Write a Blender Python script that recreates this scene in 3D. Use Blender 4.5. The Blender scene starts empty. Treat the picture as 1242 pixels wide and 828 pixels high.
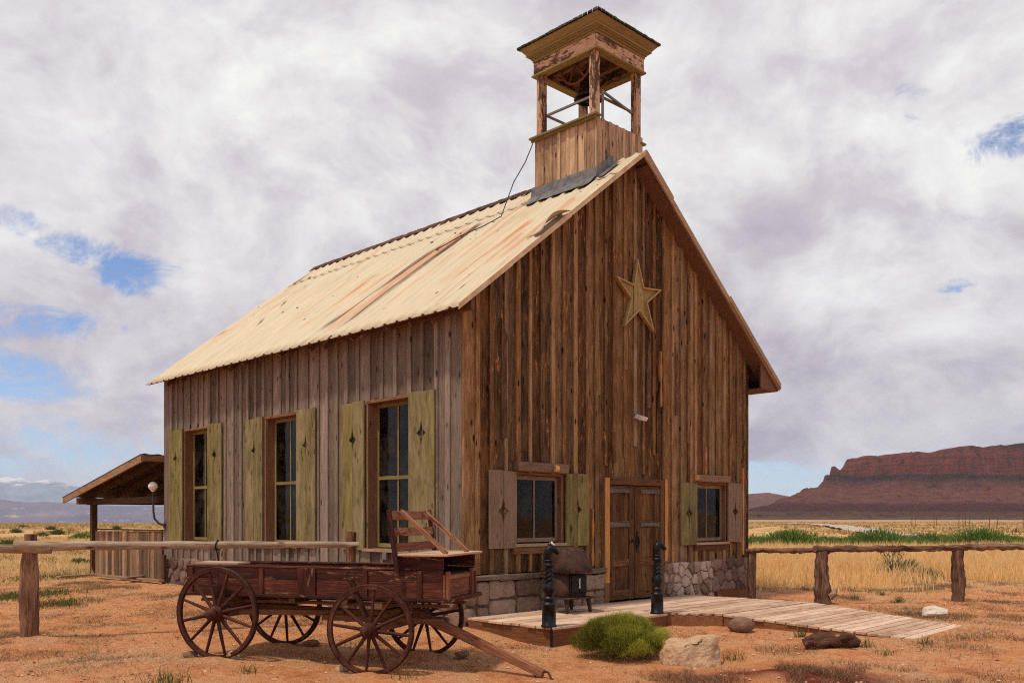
import bpy, math, random
import numpy as np
from mathutils import Matrix, Vector, noise

random.seed(11)
rng = np.random.default_rng(7)
S = bpy.context.scene
COL = S.collection
R = math.radians

# ------------------------------------------------------------------ camera model (metres, camera looks along +Y)
F, CX, HOR, CZ = 1106.0, 621.0, 627.5, 1.6


def P(px, py, z=0.0):
    """point at height z seen at photo pixel (px, py)"""
    d = (CZ - z) * F / (py - HOR)
    return Vector(((px - CX) / F * d, d, z))


def PD(px, py, d):
    return Vector(((px - CX) / F * d, d, CZ + (HOR - py) * d / F))


# ------------------------------------------------------------------ mesh builder
class MB:
    def __init__(self):
        self.V, self.F, self.G, self.R, self.SM = [], [], [], [], []
        self.M = Matrix.Identity(4)

    def add(self, verts, faces, gco=None, rnd=None, smooth=False, grain=2):
        if rnd is None:
            rnd = random.random()
        n0 = len(self.V)
        off = (random.uniform(0, 60), random.uniform(0, 60), random.uniform(0, 60))
        flip = self.M.to_3x3().determinant() < 0
        for i, v in enumerate(verts):
            g = gco[i] if gco else v
            if grain == 0:
                g = (g[1], g[2], g[0])
            elif grain == 1:
                g = (g[2], g[0], g[1])
            self.G.append((g[0] + off[0], g[1] + off[1], g[2] + off[2]))
            self.V.append(self.M @ Vector(v))
            self.R.append(rnd)
        for f in faces:
            f = [n0 + k for k in f]
            self.F.append(f[::-1] if flip else f)
            self.SM.append(smooth)

    def box(self, x0, x1, y0, y1, z0, z1, rnd=None, grain=None, jit=0.0):
        if grain is None:
            s = (abs(x1 - x0), abs(y1 - y0), abs(z1 - z0))
            grain = s.index(max(s))
        v = [(x, y, z) for z in (z0, z1) for y in (y0, y1) for x in (x0, x1)]
        if jit:
            v = [tuple(c + random.uniform(-jit, jit) for c in p) for p in v]
        f = [(0, 2, 3, 1), (4, 5, 7, 6), (0, 1, 5, 4), (1, 3, 7, 5), (3, 2, 6, 7), (2, 0, 4, 6)]
        self.add(v, f, rnd=rnd, grain=grain)

    def prism(self, poly, y0, y1, rnd=None, grain=2):
        """polygon in (x, z), extruded from y0 (front) to y1"""
        n = len(poly)
        v = [(p[0], y0, p[1]) for p in poly] + [(p[0], y1, p[1]) for p in poly]
        f = [tuple(range(n)), tuple(range(2 * n - 1, n - 1, -1))]
        for i in range(n):
            j = (i + 1) % n
            f.append((j, i, n + i, n + j))
        self.add(v, f, rnd=rnd, grain=grain)

    def bar(self, p0, p1, w, h, up=(0, 0, 1), rnd=None, w2=None, h2=None):
        p0, p1 = Vector(p0), Vector(p1)
        d = (p1 - p0)
        L = d.length
        d.normalize()
        s = d.cross(Vector(up))
        if s.length < 1e-4:
            s = d.cross(Vector((1, 0, 0)))
        s.normalize()
        t = s.cross(d)
        w2 = w if w2 is None else w2
        h2 = h if h2 is None else h2
        v, g = [], []
        for (q, ww, hh, l) in ((p0, w, h, 0), (p1, w2, h2, L)):
            for a, b in ((-1, -1), (1, -1), (1, 1), (-1, 1)):
                v.append(q + s * a * ww / 2 + t * b * hh / 2)
                g.append((a * ww / 2, b * hh / 2, l))
        f = [(0, 3, 2, 1), (4, 5, 6, 7), (0, 1, 5, 4), (1, 2, 6, 5), (2, 3, 7, 6), (3, 0, 4, 7)]
        f = [tuple(reversed(q)) for q in f]
        self.add(v, f, gco=g, rnd=rnd)

    def tube(self, pts, rad, n=10, rnd=None, wob=0.0, wf=3.0, smooth=True, sq=1.0, caps=True):
        pts = [Vector(p) for p in pts]
        if not hasattr(rad, '__len__'):
            rad = [rad] * len(pts)
        v, g = [], []
        L = 0.0
        prev = None
        seed = random.uniform(0, 100)
        for i, p in enumerate(pts):
            a = pts[max(0, i - 1)]
            b = pts[min(len(pts) - 1, i + 1)]
            d = (b - a).normalized()
            if prev is None:
                s = d.orthogonal().normalized()
            else:
                s = (prev - d * prev.dot(d)).normalized()
            prev = s
            t = d.cross(s)
            if i:
                L += (p - pts[i - 1]).length
            for k in range(n):
                th = 2 * math.pi * k / n
                r = rad[i]
                if wob:
                    r *= 1 + wob * noise.noise((math.cos(th) * 1.3 + seed, math.sin(th) * 1.3, L * wf)) \
                        + wob * .5 * noise.noise((math.cos(th) * 4 + seed, math.sin(th) * 4, L * wf * .7))
                q = p + (s * math.cos(th) + t * math.sin(th) * sq) * r
                v.append(q)
                g.append((math.cos(th) * rad[i], math.sin(th) * rad[i], L))
        f = []
        for i in range(len(pts) - 1):
            for k in range(n):
                k2 = (k + 1) % n
                f.append((i * n + k, i * n + k2, (i + 1) * n + k2, (i + 1) * n + k))
        self.add(v, f, gco=g, rnd=rnd, smooth=smooth)
        if caps:
            m = len(pts) - 1
            self.add(v[:n], [tuple(range(n - 1, -1, -1))], gco=g[:n], rnd=rnd)
            self.add(v[m * n:], [tuple(range(n))], gco=g[m * n:], rnd=rnd)

    def lathe(self, prof, n=24, c=(0, 0, 0), axis='z', rnd=None, smooth=True):
        v = []
        for r, h in prof:
            for k in range(n):
                th = 2 * math.pi * k / n
                a, b = r * math.cos(th), r * math.sin(th)
                if axis == 'z':
                    v.append((c[0] + a, c[1] + b, c[2] + h))
                elif axis == 'y':
                    v.append((c[0] + b, c[1] + h, c[2] + a))
        f = []
        m = len(prof)
        for i in range(m - 1):
            for k in range(n):
                k2 = (k + 1) % n
                f.append((i * n + k, i * n + k2, (i + 1) * n + k2, (i + 1) * n + k))
        self.add(v, f, rnd=rnd, smooth=smooth)

    def build(self, name, mat, parent=None, bevel=0.0):
        me = bpy.data.meshes.new(name)
        me.from_pydata([tuple(v) for v in self.V], [], self.F)
        me.polygons.foreach_set('use_smooth', self.SM)
        a = me.attributes.new('gco', 'FLOAT_VECTOR', 'POINT')
        a.data.foreach_set('vector', np.array(self.G, dtype=np.float32).ravel())
        a = me.attributes.new('rnd', 'FLOAT', 'POINT')
        a.data.foreach_set('value', np.array(self.R, dtype=np.float32))
        me.materials.append(mat)
        me.update()
        o = bpy.data.objects.new(name, me)
        COL.objects.link(o)
        if parent:
            o.parent = parent
        if bevel:
            m = o.modifiers.new('edge', 'BEVEL')
            m.width = bevel
            m.segments = 1
            m.limit_method = 'ANGLE'
        return o


def tag(o, label=None, cat=None, group=None, kind=None):
    if label:
        o['label'] = label
    if cat:
        o['category'] = cat
    if group:
        o['group'] = group
    if kind:
        o['kind'] = kind
    return o


def empty(name, loc, rz=0.0):
    o = bpy.data.objects.new(name, None)
    o.empty_display_size = .2
    COL.objects.link(o)
    o.location = loc
    o.rotation_euler = (0, 0, rz)
    return o


def copy_tree(o, parent=None):
    c = o.copy()
    COL.objects.link(c)
    if parent:
        c.parent = parent
    for ch in list(o.children):
        copy_tree(ch, c)
    return c


# ------------------------------------------------------------------ materials
class NT:
    def __init__(self, tree):
        self.t = tree
        self.L = tree.links

    def n(self, ty, **kw):
        nd = self.t.nodes.new(ty)
        for k, v in kw.items():
            setattr(nd, k, v)
        return nd

    def put(self, sock, val):
        if isinstance(val, bpy.types.NodeSocket):
            self.L.new(val, sock)
        else:
            if sock.type == 'RGBA' and len(val) == 3:
                val = (*val, 1)
            sock.default_value = val

    def math(self, op, a, b=0.0, c=None, clamp=False):
        nd = self.n('ShaderNodeMath', operation=op, use_clamp=clamp)
        self.put(nd.inputs[0], a)
        self.put(nd.inputs[1], b)
        if c is not None:
            self.put(nd.inputs[2], c)
        return nd.outputs[0]

    def vmul(self, a, b):
        nd = self.n('ShaderNodeVectorMath', operation='MULTIPLY')
        self.put(nd.inputs[0], a)
        self.put(nd.inputs[1], b)
        return nd.outputs[0]

    def vadd(self, a, b):
        nd = self.n('ShaderNodeVectorMath', operation='ADD')
        self.put(nd.inputs[0], a)
        self.put(nd.inputs[1], b)
        return nd.outputs[0]

    def noise(self, vec, scale=1.0, detail=4.0, rough=.55, dist=0.0):
        nd = self.n('ShaderNodeTexNoise')
        self.put(nd.inputs['Vector'], vec)
        nd.inputs['Scale'].default_value = scale
        nd.inputs['Detail'].default_value = detail
        nd.inputs['Roughness'].default_value = rough
        nd.inputs['Distortion'].default_value = dist
        return nd.outputs['Fac']

    def vor(self, vec, scale=1.0, feature='F1', out='Distance', rand=1.0):
        nd = self.n('ShaderNodeTexVoronoi', feature=feature)
        self.put(nd.inputs['Vector'], vec)
        nd.inputs['Scale'].default_value = scale
        nd.inputs['Randomness'].default_value = rand
        return nd.outputs[out]

    def step(self, v, lo, hi):
        nd = self.n('ShaderNodeMapRange', interpolation_type='SMOOTHSTEP')
        self.put(nd.inputs['Value'], v)
        self.put(nd.inputs['From Min'], lo)
        self.put(nd.inputs['From Max'], hi)
        return nd.outputs[0]

    def ramp(self, fac, stops, mode='LINEAR'):
        nd = self.n('ShaderNodeValToRGB')
        nd.color_ramp.interpolation = mode
        e = nd.color_ramp.elements
        while len(e) < len(stops):
            e.new(0.5)
        for k, (p, c) in enumerate(stops):
            e[k].position = p
            e[k].color = (*c, 1)
        self.put(nd.inputs[0], fac)
        return nd.outputs[0]

    def mix(self, fac, a, b, mode='MIX'):
        nd = self.n('ShaderNodeMix', data_type='RGBA', blend_type=mode)
        self.put(nd.inputs[0], fac)
        self.put(nd.inputs[6], a)
        self.put(nd.inputs[7], b)
        return nd.outputs[2]

    def attr(self, name, out='Fac'):
        nd = self.n('ShaderNodeAttribute', attribute_name=name)
        return nd.outputs[out]

    def bump(self, h, dist=.01, strength=1.0):
        nd = self.n('ShaderNodeBump')
        self.put(nd.inputs['Height'], h)
        nd.inputs['Distance'].default_value = dist
        nd.inputs['Strength'].default_value = strength
        return nd.outputs[0]


def new_mat(name):
    m = bpy.data.materials.new(name)
    m.use_nodes = True
    nt = NT(m.node_tree)
    b = m.node_tree.nodes['Principled BSDF']
    b.inputs['Specular IOR Level'].default_value = .25
    return m, nt, b


def lin(r, g, b):
    return tuple(((c / 255 / 12.92) if c <= 10 else (((c / 255) + .055) / 1.055) ** 2.4) for c in (r, g, b))


def wood(name, stops, var=.5, grain=.5, blotch=.35, knots=.0, fleck=None, fleck_amt=.62, rough=.85, bump=.004,
         gs=(46, 46, 3.2), stain=None, paint=None, paint_amt=.5, spec=.2, grey=None, grey_amt=.6):
    m, nt, b = new_mat(name)
    g = nt.attr('gco', 'Vector')
    rn = nt.attr('rnd')
    A = nt.noise(nt.vmul(g, gs), 1, 5, .65, .4)
    B = nt.noise(nt.vmul(g, (5, 5, 1.5)), 1, 6, .68, .8)
    fac = nt.math('MULTIPLY_ADD', nt.math('SUBTRACT', A, .5), grain * 2.2, .5)
    fac = nt.math('MULTIPLY_ADD', nt.math('SUBTRACT', B, .5), blotch * 2.4, fac)
    fac = nt.math('MULTIPLY_ADD', nt.math('SUBTRACT', rn, .5), var, fac, clamp=True)
    col = nt.ramp(fac, stops)
    if grey:   # boards that have weathered to another tone
        gv = nt.math('FRACT', nt.math('MULTIPLY', rn, 7.31))
        gm = nt.math('MULTIPLY', nt.step(nt.math('MULTIPLY_ADD', nt.math('SUBTRACT', B, .5), 1.2, gv), .35, .75), grey_amt)
        col = nt.mix(gm, col, nt.ramp(fac, grey))
    if fleck:
        fl = nt.noise(nt.vmul(g, (24, 24, 4.5)), 1, 5, .65, .6)
        fl2 = nt.noise(nt.vmul(g, (5, 5, 1.1)), 1, 3, .5)
        fm = nt.math('MULTIPLY', nt.step(fl, fleck_amt - .03, fleck_amt + .08), nt.step(fl2, .42, .62))
        col = nt.mix(fm, col, fleck)
    if paint:
        pn = nt.noise(nt.vmul(g, (30, 30, 9)), 1, 6, .7)
        pb = nt.noise(nt.vmul(g, (6, 6, 2)), 1, 3, .5)
        pm = nt.step(nt.math('ADD', nt.math('MULTIPLY', pn, .6), nt.math('MULTIPLY', pb, .5)), paint_amt, paint_amt + .07)
        col = nt.mix(pm, col, paint)
    if knots:
        vd = nt.vor(nt.vadd(nt.vmul(g, (7, 7, 2.4)), nt.vmul(g, (0, 0, 0))), 1)
        km = nt.step(vd, .20, .07)
        km = nt.math('MULTIPLY', km, knots)
        col = nt.mix(km, col, tuple(c * .35 for c in stops[0][1]))
    # dark drying cracks along the grain
    cr = nt.noise(nt.vmul(g, (70, 70, 2.2)), 1, 4, .6)
    cm = nt.math('MULTIPLY', nt.step(cr, .36, .28), .6)
    col = nt.mix(cm, col, tuple(c * .4 for c in stops[0][1]))
    nt.put(b.inputs['Base Color'], col)
    b.inputs['Roughness'].default_value = rough
    b.inputs['Specular IOR Level'].default_value = spec
    h = nt.math('SUBTRACT', A, nt.math('MULTIPLY', cm, .8))
    nt.put(b.inputs['Normal'], nt.bump(h, bump))
    return m


def simple(name, col, rough=.6, metal=0.0, var=.25, scale=12, col2=None, bump=.002, spec=.3):
    m, nt, b = new_mat(name)
    tc = nt.n('ShaderNodeTexCoord').outputs['Object']
    n1 = nt.noise(tc, scale, 5, .6)
    c2 = col2 or tuple(c * (1 - var) for c in col)
    nt.put(b.inputs['Base Color'], nt.ramp(nt.step(n1, .35, .65), [(0, c2), (1, col)]))
    b.inputs['Roughness'].default_value = rough
    b.inputs['Metallic'].default_value = metal
    b.inputs['Specular IOR Level'].default_value = spec
    nt.put(b.inputs['Normal'], nt.bump(nt.noise(tc, scale * 4, 4, .6), bump))
    return m


M = {}
M['front'] = wood('front_boards', [(0, (.034, .0155, .0055)), (.25, (.094, .043, .0155)), (.5, (.170, .083, .031)), (.78, (.26, .143, .060)), (1, (.38, .24, .12))],
                  var=.8, grain=.55, blotch=.6, knots=1.0, fleck=(.46, .22, .07), fleck_amt=.585, bump=.014,
                  grey=[(0, (.04, .026, .014)), (.4, (.115, .078, .044)), (.8, (.215, .155, .098)), (1, (.31, .235, .155))], grey_amt=.6)
M['front_trim'] = wood('front_trim_wood', [(0, (.05, .02, .009)), (.4, (.14, .062, .028)), (.75, (.25, .13, .06)), (1, (.38, .22, .11))], var=.5, knots=.6)
M['bright'] = wood('split_bright_wood', [(0, (.22, .09, .03)), (.5, (.48, .22, .075)), (1, (.72, .42, .17))], var=.4)
M['logend'] = wood('cut_log_end', [(0, (.45, .22, .08)), (.5, (.75, .42, .16)), (1, (.85, .56, .26))], var=.3, grain=.3)
M['side'] = wood('side_boards', [(0, (.056, .040, .030)), (.35, (.138, .104, .080)), (.7, (.23, .180, .144)), (1, (.35, .285, .235))],
                 var=.6, grain=.5, blotch=.36, knots=.9, fleck=(.38, .17, .06), fleck_amt=.67, bump=.012)
M['jamb'] = wood('jamb_wood', [(0, (.07, .03, .014)), (.5, (.20, .10, .05)), (1, (.36, .20, .10))], var=.3, knots=.8)
M['green'] = wood('green_shutter', [(0, (.075, .060, .016)), (.4, (.165, .140, .044)), (.75, (.25, .205, .075)), (1, (.34, .27, .13))],
                  var=.5, grain=.5, blotch=.8, knots=.8, fleck=(.24, .175, .11), fleck_amt=.53,
                  grey=[(0, (.08, .06, .035)), (.5, (.20, .165, .09)), (1, (.34, .28, .17))], grey_amt=.6)
M['grey_shut'] = wood('grey_shutter', [(0, (.11, .07, .045)), (.5, (.24, .165, .11)), (1, (.37, .27, .19))], var=.25, knots=.5)
M['door'] = wood('door_wood', [(0, (.03, .013, .006)), (.4, (.095, .043, .017)), (.75, (.22, .108, .040)), (1, (.40, .22, .085))], var=.4, grain=.6, knots=.8)
M['soffit'] = wood('soffit_wood', [(0, (.07, .034, .02)), (.5, (.15, .075, .045)), (1, (.25, .14, .09))], var=.4, blotch=.2)
M['rake'] = wood('rake_wood', [(0, (.20, .13, .08)), (.5, (.36, .25, .16)), (1, (.5, .37, .25))], var=.3)
M['belfry'] = wood('belfry_boards', [(0, (.14, .08, .05)), (.35, (.33, .215, .135)), (.7, (.52, .365, .235)), (1, (.66, .49, .32))],
                   var=.6, grain=.45, blotch=.5, knots=1.0, fleck=(.23, .16, .12), fleck_amt=.58)
M['peel'] = wood('peeling_paint_wood', [(0, (.30, .17, .10)), (.5, (.52, .34, .22)), (1, (.66, .47, .33))], var=.3, grain=.3, blotch=.3,
                 paint=(.10, .058, .038), paint_amt=.53)
M['cornice'] = wood('cornice_wood', [(0, (.12, .085, .032)), (.5, (.24, .175, .075)), (1, (.37, .285, .14))], var=.25, blotch=.25)
M['olive_trim'] = wood('olive_trim', [(0, (.10, .075, .03)), (.5, (.20, .15, .065)), (1, (.31, .24, .12))], var=.2)
M['shingle'] = wood('shingle_wood', [(0, (.02, .02, .014)), (.5, (.055, .055, .035)), (1, (.13, .12, .08))], var=.6)
M['star'] = wood('star_wood', [(0, (.14, .10, .034)), (.5, (.31, .235, .09)), (1, (.43, .34, .15))], var=.35, knots=.5)
M['star_edge'] = wood('star_edge_wood', [(0, (.20, .13, .06)), (.5, (.38, .26, .125)), (1, (.5, .36, .2))], var=.3)
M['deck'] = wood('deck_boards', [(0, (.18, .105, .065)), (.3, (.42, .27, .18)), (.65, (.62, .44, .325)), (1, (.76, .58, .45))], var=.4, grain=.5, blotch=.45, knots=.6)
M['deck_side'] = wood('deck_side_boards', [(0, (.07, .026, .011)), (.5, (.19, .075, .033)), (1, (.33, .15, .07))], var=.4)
M['wagon'] = wood('wagon_red_wood', [(0, (.018, .005, .003)), (.35, (.048, .011, .0065)), (.7, (.092, .024, .014)), (1, (.19, .066, .038))],
                  var=.5, grain=.55, blotch=.6, fleck=(.27, .135, .08), fleck_amt=.57, spec=.25, rough=.8, bump=.008)
M['wagon_worn'] = wood('wagon_worn_wood', [(0, (.08, .025, .014)), (.45, (.20, .075, .04)), (.75, (.34, .16, .09)), (1, (.5, .30, .19))], var=.4, grain=.5,
                       paint=(.13, .035, .02), paint_amt=.60)
M['wheel'] = wood('wheel_wood', [(0, (.022, .006, .0035)), (.5, (.055, .014, .0085)), (1, (.15, .055, .032))], var=.5, grain=.5, blotch=.5, fleck=(.26, .13, .075), fleck_amt=.61, rough=.75, spec=.25, bump=.006)
M['seat'] = wood('seat_board_wood', [(0, (.26, .15, .09)), (.5, (.48, .32, .22)), (1, (.65, .48, .36))], var=.3)
M['under'] = wood('undercarriage_wood', [(0, (.07, .03, .017)), (.5, (.18, .085, .045)), (1, (.31, .17, .09))], var=.5)
M['bark'] = wood('bark_post', [(0, (.07, .03, .016)), (.4, (.19, .095, .055)), (.75, (.33, .185, .115)), (1, (.47, .30, .20))], var=.3, grain=.9, blotch=.7, bump=.03, gs=(34, 34, 2.6))
M['rail'] = wood('peeled_rail', [(0, (.09, .058, .037)), (.35, (.23, .160, .110)), (.75, (.39, .295, .215)), (1, (.55, .44, .34))], var=.3, grain=.6, blotch=.6, bump=.012, knots=.8)
M['redbark'] = wood('rough_red_rail', [(0, (.05, .022, .013)), (.4, (.155, .082, .052)), (.75, (.29, .175, .12)), (1, (.48, .35, .27))], var=.3, grain=.9, blotch=.7, bump=.03, gs=(30, 30, 2.4))
M['shed'] = wood('shed_boards', [(0, (.075, .040, .024)), (.4, (.18, .105, .064)), (.75, (.32, .195, .115)), (1, (.48, .31, .18))], var=.8, grain=.5, blotch=.35, knots=.5)
M['shed_beam'] = wood('shed_beams', [(0, (.035, .016, .009)), (.5, (.095, .047, .025)), (1, (.22, .125, .07))], var=.5)
M['plank'] = wood('old_plank', [(0, (.10, .055, .035)), (.5, (.24, .145, .095)), (1, (.40, .27, .19))], var=.4)
M['charred'] = wood('charred_log', [(0, (.024, .010, .006)), (.5, (.095, .042, .026)), (1, (.24, .12, .075))], var=.3, grain=.8, bump=.03, gs=(24, 24, 4))
M['sash'] = wood('sash_wood', [(0, (.10, .075, .028)), (.5, (.22, .17, .07)), (1, (.36, .28, .13))], var=.3)
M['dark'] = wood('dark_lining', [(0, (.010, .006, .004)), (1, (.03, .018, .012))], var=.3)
M['flash'] = simple('lead_flashing', (.20, .20, .205), .5, .4, .4, 9)
M['iron'] = simple('black_iron', (.018, .019, .021), .38, .6, .5, 14, col2=(.006, .006, .007), bump=.004, spec=.5)
M['tyre'] = simple('rusty_iron_tyre', (.060, .024, .016), .6, .4, .5, 10)
M['grey_metal'] = simple('grey_rail_metal', (.22, .215, .21), .55, .3, .3, 12)
M['stove'] = simple('rusted_stove', (.085, .038, .025), .75, .2, .5, 7, col2=(.030, .015, .011))
M['bronze'] = simple('dark_bronze', (.035, .026, .018), .45, .6, .4, 10)
M['cable'] = simple('cable', (.05, .035, .03), .7)
M['white'] = simple('white_globe', (.80, .74, .68), .35, 0, .06, 6, spec=.5)
M['lamp_pole'] = simple('lamp_pole_metal', (.07, .075, .085), .5, .5, .3)
M['white_paint'] = simple('white_paint_worn', (.72, .66, .58), .6, 0, .3, 30)
M['strap'] = simple('grey_strap_iron', (.16, .14, .125), .6, .4, .4, 14)
M['outlet'] = simple('outlet_box', (.20, .19, .18), .5, .3, .2)


def glass():
    m, nt, b = new_mat('window_glass')
    m.node_tree.nodes.remove(b)
    out = m.node_tree.nodes['Material Output']
    tr = nt.n('ShaderNodeBsdfTransparent')
    tr.inputs[0].default_value = (.10, .10, .095, 1)
    gl = nt.n('ShaderNodeBsdfGlossy')
    gl.inputs['Roughness'].default_value = .015
    gl.inputs['Color'].default_value = (.8, .82, .85, 1)
    tc = nt.n('ShaderNodeTexCoord').outputs['Object']
    nt.put(gl.inputs['Normal'], nt.bump(nt.noise(tc, 2.2, 2, .5), .01))
    fr = nt.n('ShaderNodeFresnel')
    fr.inputs['IOR'].default_value = 1.45
    dirt = nt.n('ShaderNodeBsdfDiffuse')
    dirt.inputs[0].default_value = (.20, .17, .13, 1)
    mx = nt.n('ShaderNodeMixShader')
    nt.put(mx.inputs[0], nt.math('MULTIPLY', fr.outputs[0], .6))
    nt.L.new(tr.outputs[0], mx.inputs[1])
    nt.L.new(gl.outputs[0], mx.inputs[2])
    mx2 = nt.n('ShaderNodeMixShader')
    nt.put(mx2.inputs[0], nt.math('MULTIPLY', nt.step(nt.noise(tc, 3.0, 5, .65), .38, .75), .15))
    nt.L.new(mx.outputs[0], mx2.inputs[1])
    nt.L.new(dirt.outputs[0], mx2.inputs[2])
    nt.L.new(mx2.outputs[0], out.inputs['Surface'])
    return m


M['glass'] = glass()


def stone_mat(name, stops, mortar=None, scale=7):
    m, nt, b = new_mat(name)
    g = nt.attr('gco', 'Vector')
    rn = nt.attr('rnd')
    n1 = nt.noise(g, scale, 6, .65)
    n2 = nt.noise(g, scale * 5, 4, .6)
    fac = nt.math('MULTIPLY_ADD', nt.math('SUBTRACT', rn, .5), .55, nt.math('MULTIPLY_ADD', n2, .35, nt.math('MULTIPLY', n1, .65)), clamp=True)
    nt.put(b.inputs['Base Color'], nt.ramp(fac, stops))
    b.inputs['Roughness'].default_value = .92
    nt.put(b.inputs['Normal'], nt.bump(nt.math('ADD', n1, nt.math('MULTIPLY', n2, .6)), .045))
    return m


M['block'] = stone_mat('sandstone_blocks', [(.2, (.15, .095, .068)), (.5, (.285, .195, .145)), (.8, (.42, .305, .235))])
M['cobble'] = stone_mat('pale_cobbles', [(.2, (.20, .125, .09)), (.5, (.42, .30, .235)), (.8, (.60, .47, .39))])
M['flag'] = stone_mat('brown_flagstone', [(.2, (.11, .065, .048)), (.5, (.21, .135, .105)), (.8, (.31, .21, .17))])
M['mortar'] = stone_mat('mortar', [(.2, (.05, .032, .026)), (.8, (.11, .075, .06))], scale=20)
M['tanrock'] = stone_mat('tan_sandstone', [(.2, (.22, .125, .07)), (.48, (.46, .295, .175)), (.8, (.66, .48, .32))], scale=5)
M['pebble'] = stone_mat('pebbles', [(.2, (.24, .10, .05)), (.5, (.52, .27, .15)), (.8, (.72, .50, .34))], scale=6)
M['brownrock'] = stone_mat('brown_rock', [(.2, (.10, .055, .035)), (.5, (.22, .13, .085)), (.8, (.34, .22, .15))], scale=6)
M['whiterock'] = stone_mat('white_rock', [(.2, (.42, .32, .25)), (.5, (.66, .56, .47)), (.8, (.78, .70, .62))], scale=6)

# ------------------------------------------------------------------ terrain
CTRL = [(-6.35, 12, 0), (-3.33, 10.3, 0), (-1.5, 9.75, -.087), (-2.9, 11.6, -.03), (-1.1, 11.1, -.05), (.4, 11.9, -.09), (2, 13.2, -.04),
        (3.2, 13.0, -.02), (5.3, 12, 0), (6.6, 13.5, 0), (5.7, 16.8, 0), (8.4, 17.1, 0), (4.68, 17.8, 0), (.34, 9.6, -.09), (1.3, 10.4, -.08),
        (2, 9.9, -.08), (3, 9.3, -.05), (-.9, 12.9, .02), (-4.2, 16.8, .12), (-7.8, 20.45, .15), (-10.6, 23.4, .12), (-6, 16, .06),
        (0, 8, -.12), (-5, 8, -.08), (5, 8, -.05), (0, 2, -.1), (1.5, 15, .03), (4, 20, .05), (-2, 22, .1), (-8, 10, 0), (9, 11, 0), (-13, 16, 0),
        (14, 18, 0), (12, 25, .05), (20, 30, .05), (-15, 26, .05), (-20, 35, 0)]


def H(x, y):
    x = np.asarray(x, dtype=float)
    y = np.asarray(y, dtype=float)
    num = np.zeros_like(x)
    den = np.full_like(x, 1e-6)
    for cx, cy, cz in CTRL:
        w = 1 / ((x - cx) ** 2 + (y - cy) ** 2 + .12) ** 1.5
        num += w * cz
        den += w
    z = num / den
    r = np.hypot(x, y)
    z *= np.clip(1 - (r - 30) / 30, 0, 1)
    # small mound of red dirt in the right foreground
    z += .12 * np.exp(-((x - 2.75) / .55) ** 2 - ((y - 9.25) / .38) ** 2)
    z += .06 * np.exp(-((x - 3.6) / .4) ** 2 - ((y - 9.9) / .3) ** 2)
    z += .05 * np.exp(-((x + .1) / .7) ** 2 - ((y - 11.35) / .25) ** 2)
    # soil banked against the wagon wheels and posts
    for wx, wy, wr, wh in ((-3.33, 10.28, .22, .035), (-1.51, 9.73, .22, .035), (-2.9, 11.63, .25, .035), (-1.05, 11.07, .25, .035), (-6.35, 12, .28, .05), (5.7, 16.9, .35, .05), (8.4, 17.1, .3, .05), (1.98, 9.95, .45, .03)):
        z += wh * np.exp(-((x - wx) / wr) ** 2 - ((y - wy) / (wr * .6)) ** 2)
    # gentle undulation of the plain and its far fall-off
    z += np.clip((r - 22) / 30, 0, 1) * (.10 * np.sin(x * .11 + 1) * np.sin(y * .09) + .05 * np.sin(x * .31 + y * .23))
    left = 1 / (1 + np.exp((x / np.maximum(y, 1) + .05) * 40))
    z += np.clip((r - 45) / 300, 0, 1) * (-.35)
    z -= np.clip(r - 330, 0, None) * np.where(y > 0, .0009 + .0042 * left, .0012)
    # a low stony bank behind the right of the building
    z += 1.0 * np.exp(-((x - 21) / 10) ** 2 - ((y - 88) / 9) ** 2) * (.8 + .2 * np.sin(x * 1.3))
    return z


def h1(x, y):
    return float(H(x, y))


def fbm2(x, y, seed=0, octv=4, scale=1.0):
    """cheap value noise"""
    tot = np.zeros_like(np.asarray(x, dtype=float))
    amp, s = 1.0, scale
    norm = 0
    for o in range(octv):
        xi = np.floor(x * s).astype(np.int64)
        yi = np.floor(y * s).astype(np.int64)
        fx = x * s - xi
        fy = y * s - yi
        fx = fx * fx * (3 - 2 * fx)
        fy = fy * fy * (3 - 2 * fy)

        def hsh(a, b):
            h = (a * 374761393 + b * 668265263 + (seed + o) * 974711) & 0x7fffffff
            h = ((h ^ (h >> 13)) * 1274126177) & 0x7fffffff
            return ((h ^ (h >> 16)) & 0xffff) / 65535.0
        v = (hsh(xi, yi) * (1 - fx) + hsh(xi + 1, yi) * fx) * (1 - fy) + (hsh(xi, yi + 1) * (1 - fx) + hsh(xi + 1, yi + 1) * fx) * fy
        tot += amp * v
        norm += amp
        amp *= .5
        s *= 2.03
    return tot / norm


def vegmask(x, y):
    """1 where the ground is straw / weed coloured, 0 bare soil"""
    n = fbm2(x, y, 3, 4, .55)
    n2 = fbm2(x, y, 9, 4, .16)
    q = x / np.maximum(y, .5)
    right = np.clip((y - 18.5 + (n - .5) * 7) / 4, 0, 1) * (q > .1)
    left = np.clip((y - 19.0 + (n - .5) * 9) / 8, 0, 1) * (q < -.2)
    far = np.clip((y - 30) / 6, 0, 1)
    return np.clip(np.maximum(np.maximum(right, left), far), 0, 1) * np.clip(.55 + n2 * .8, 0, 1)


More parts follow.
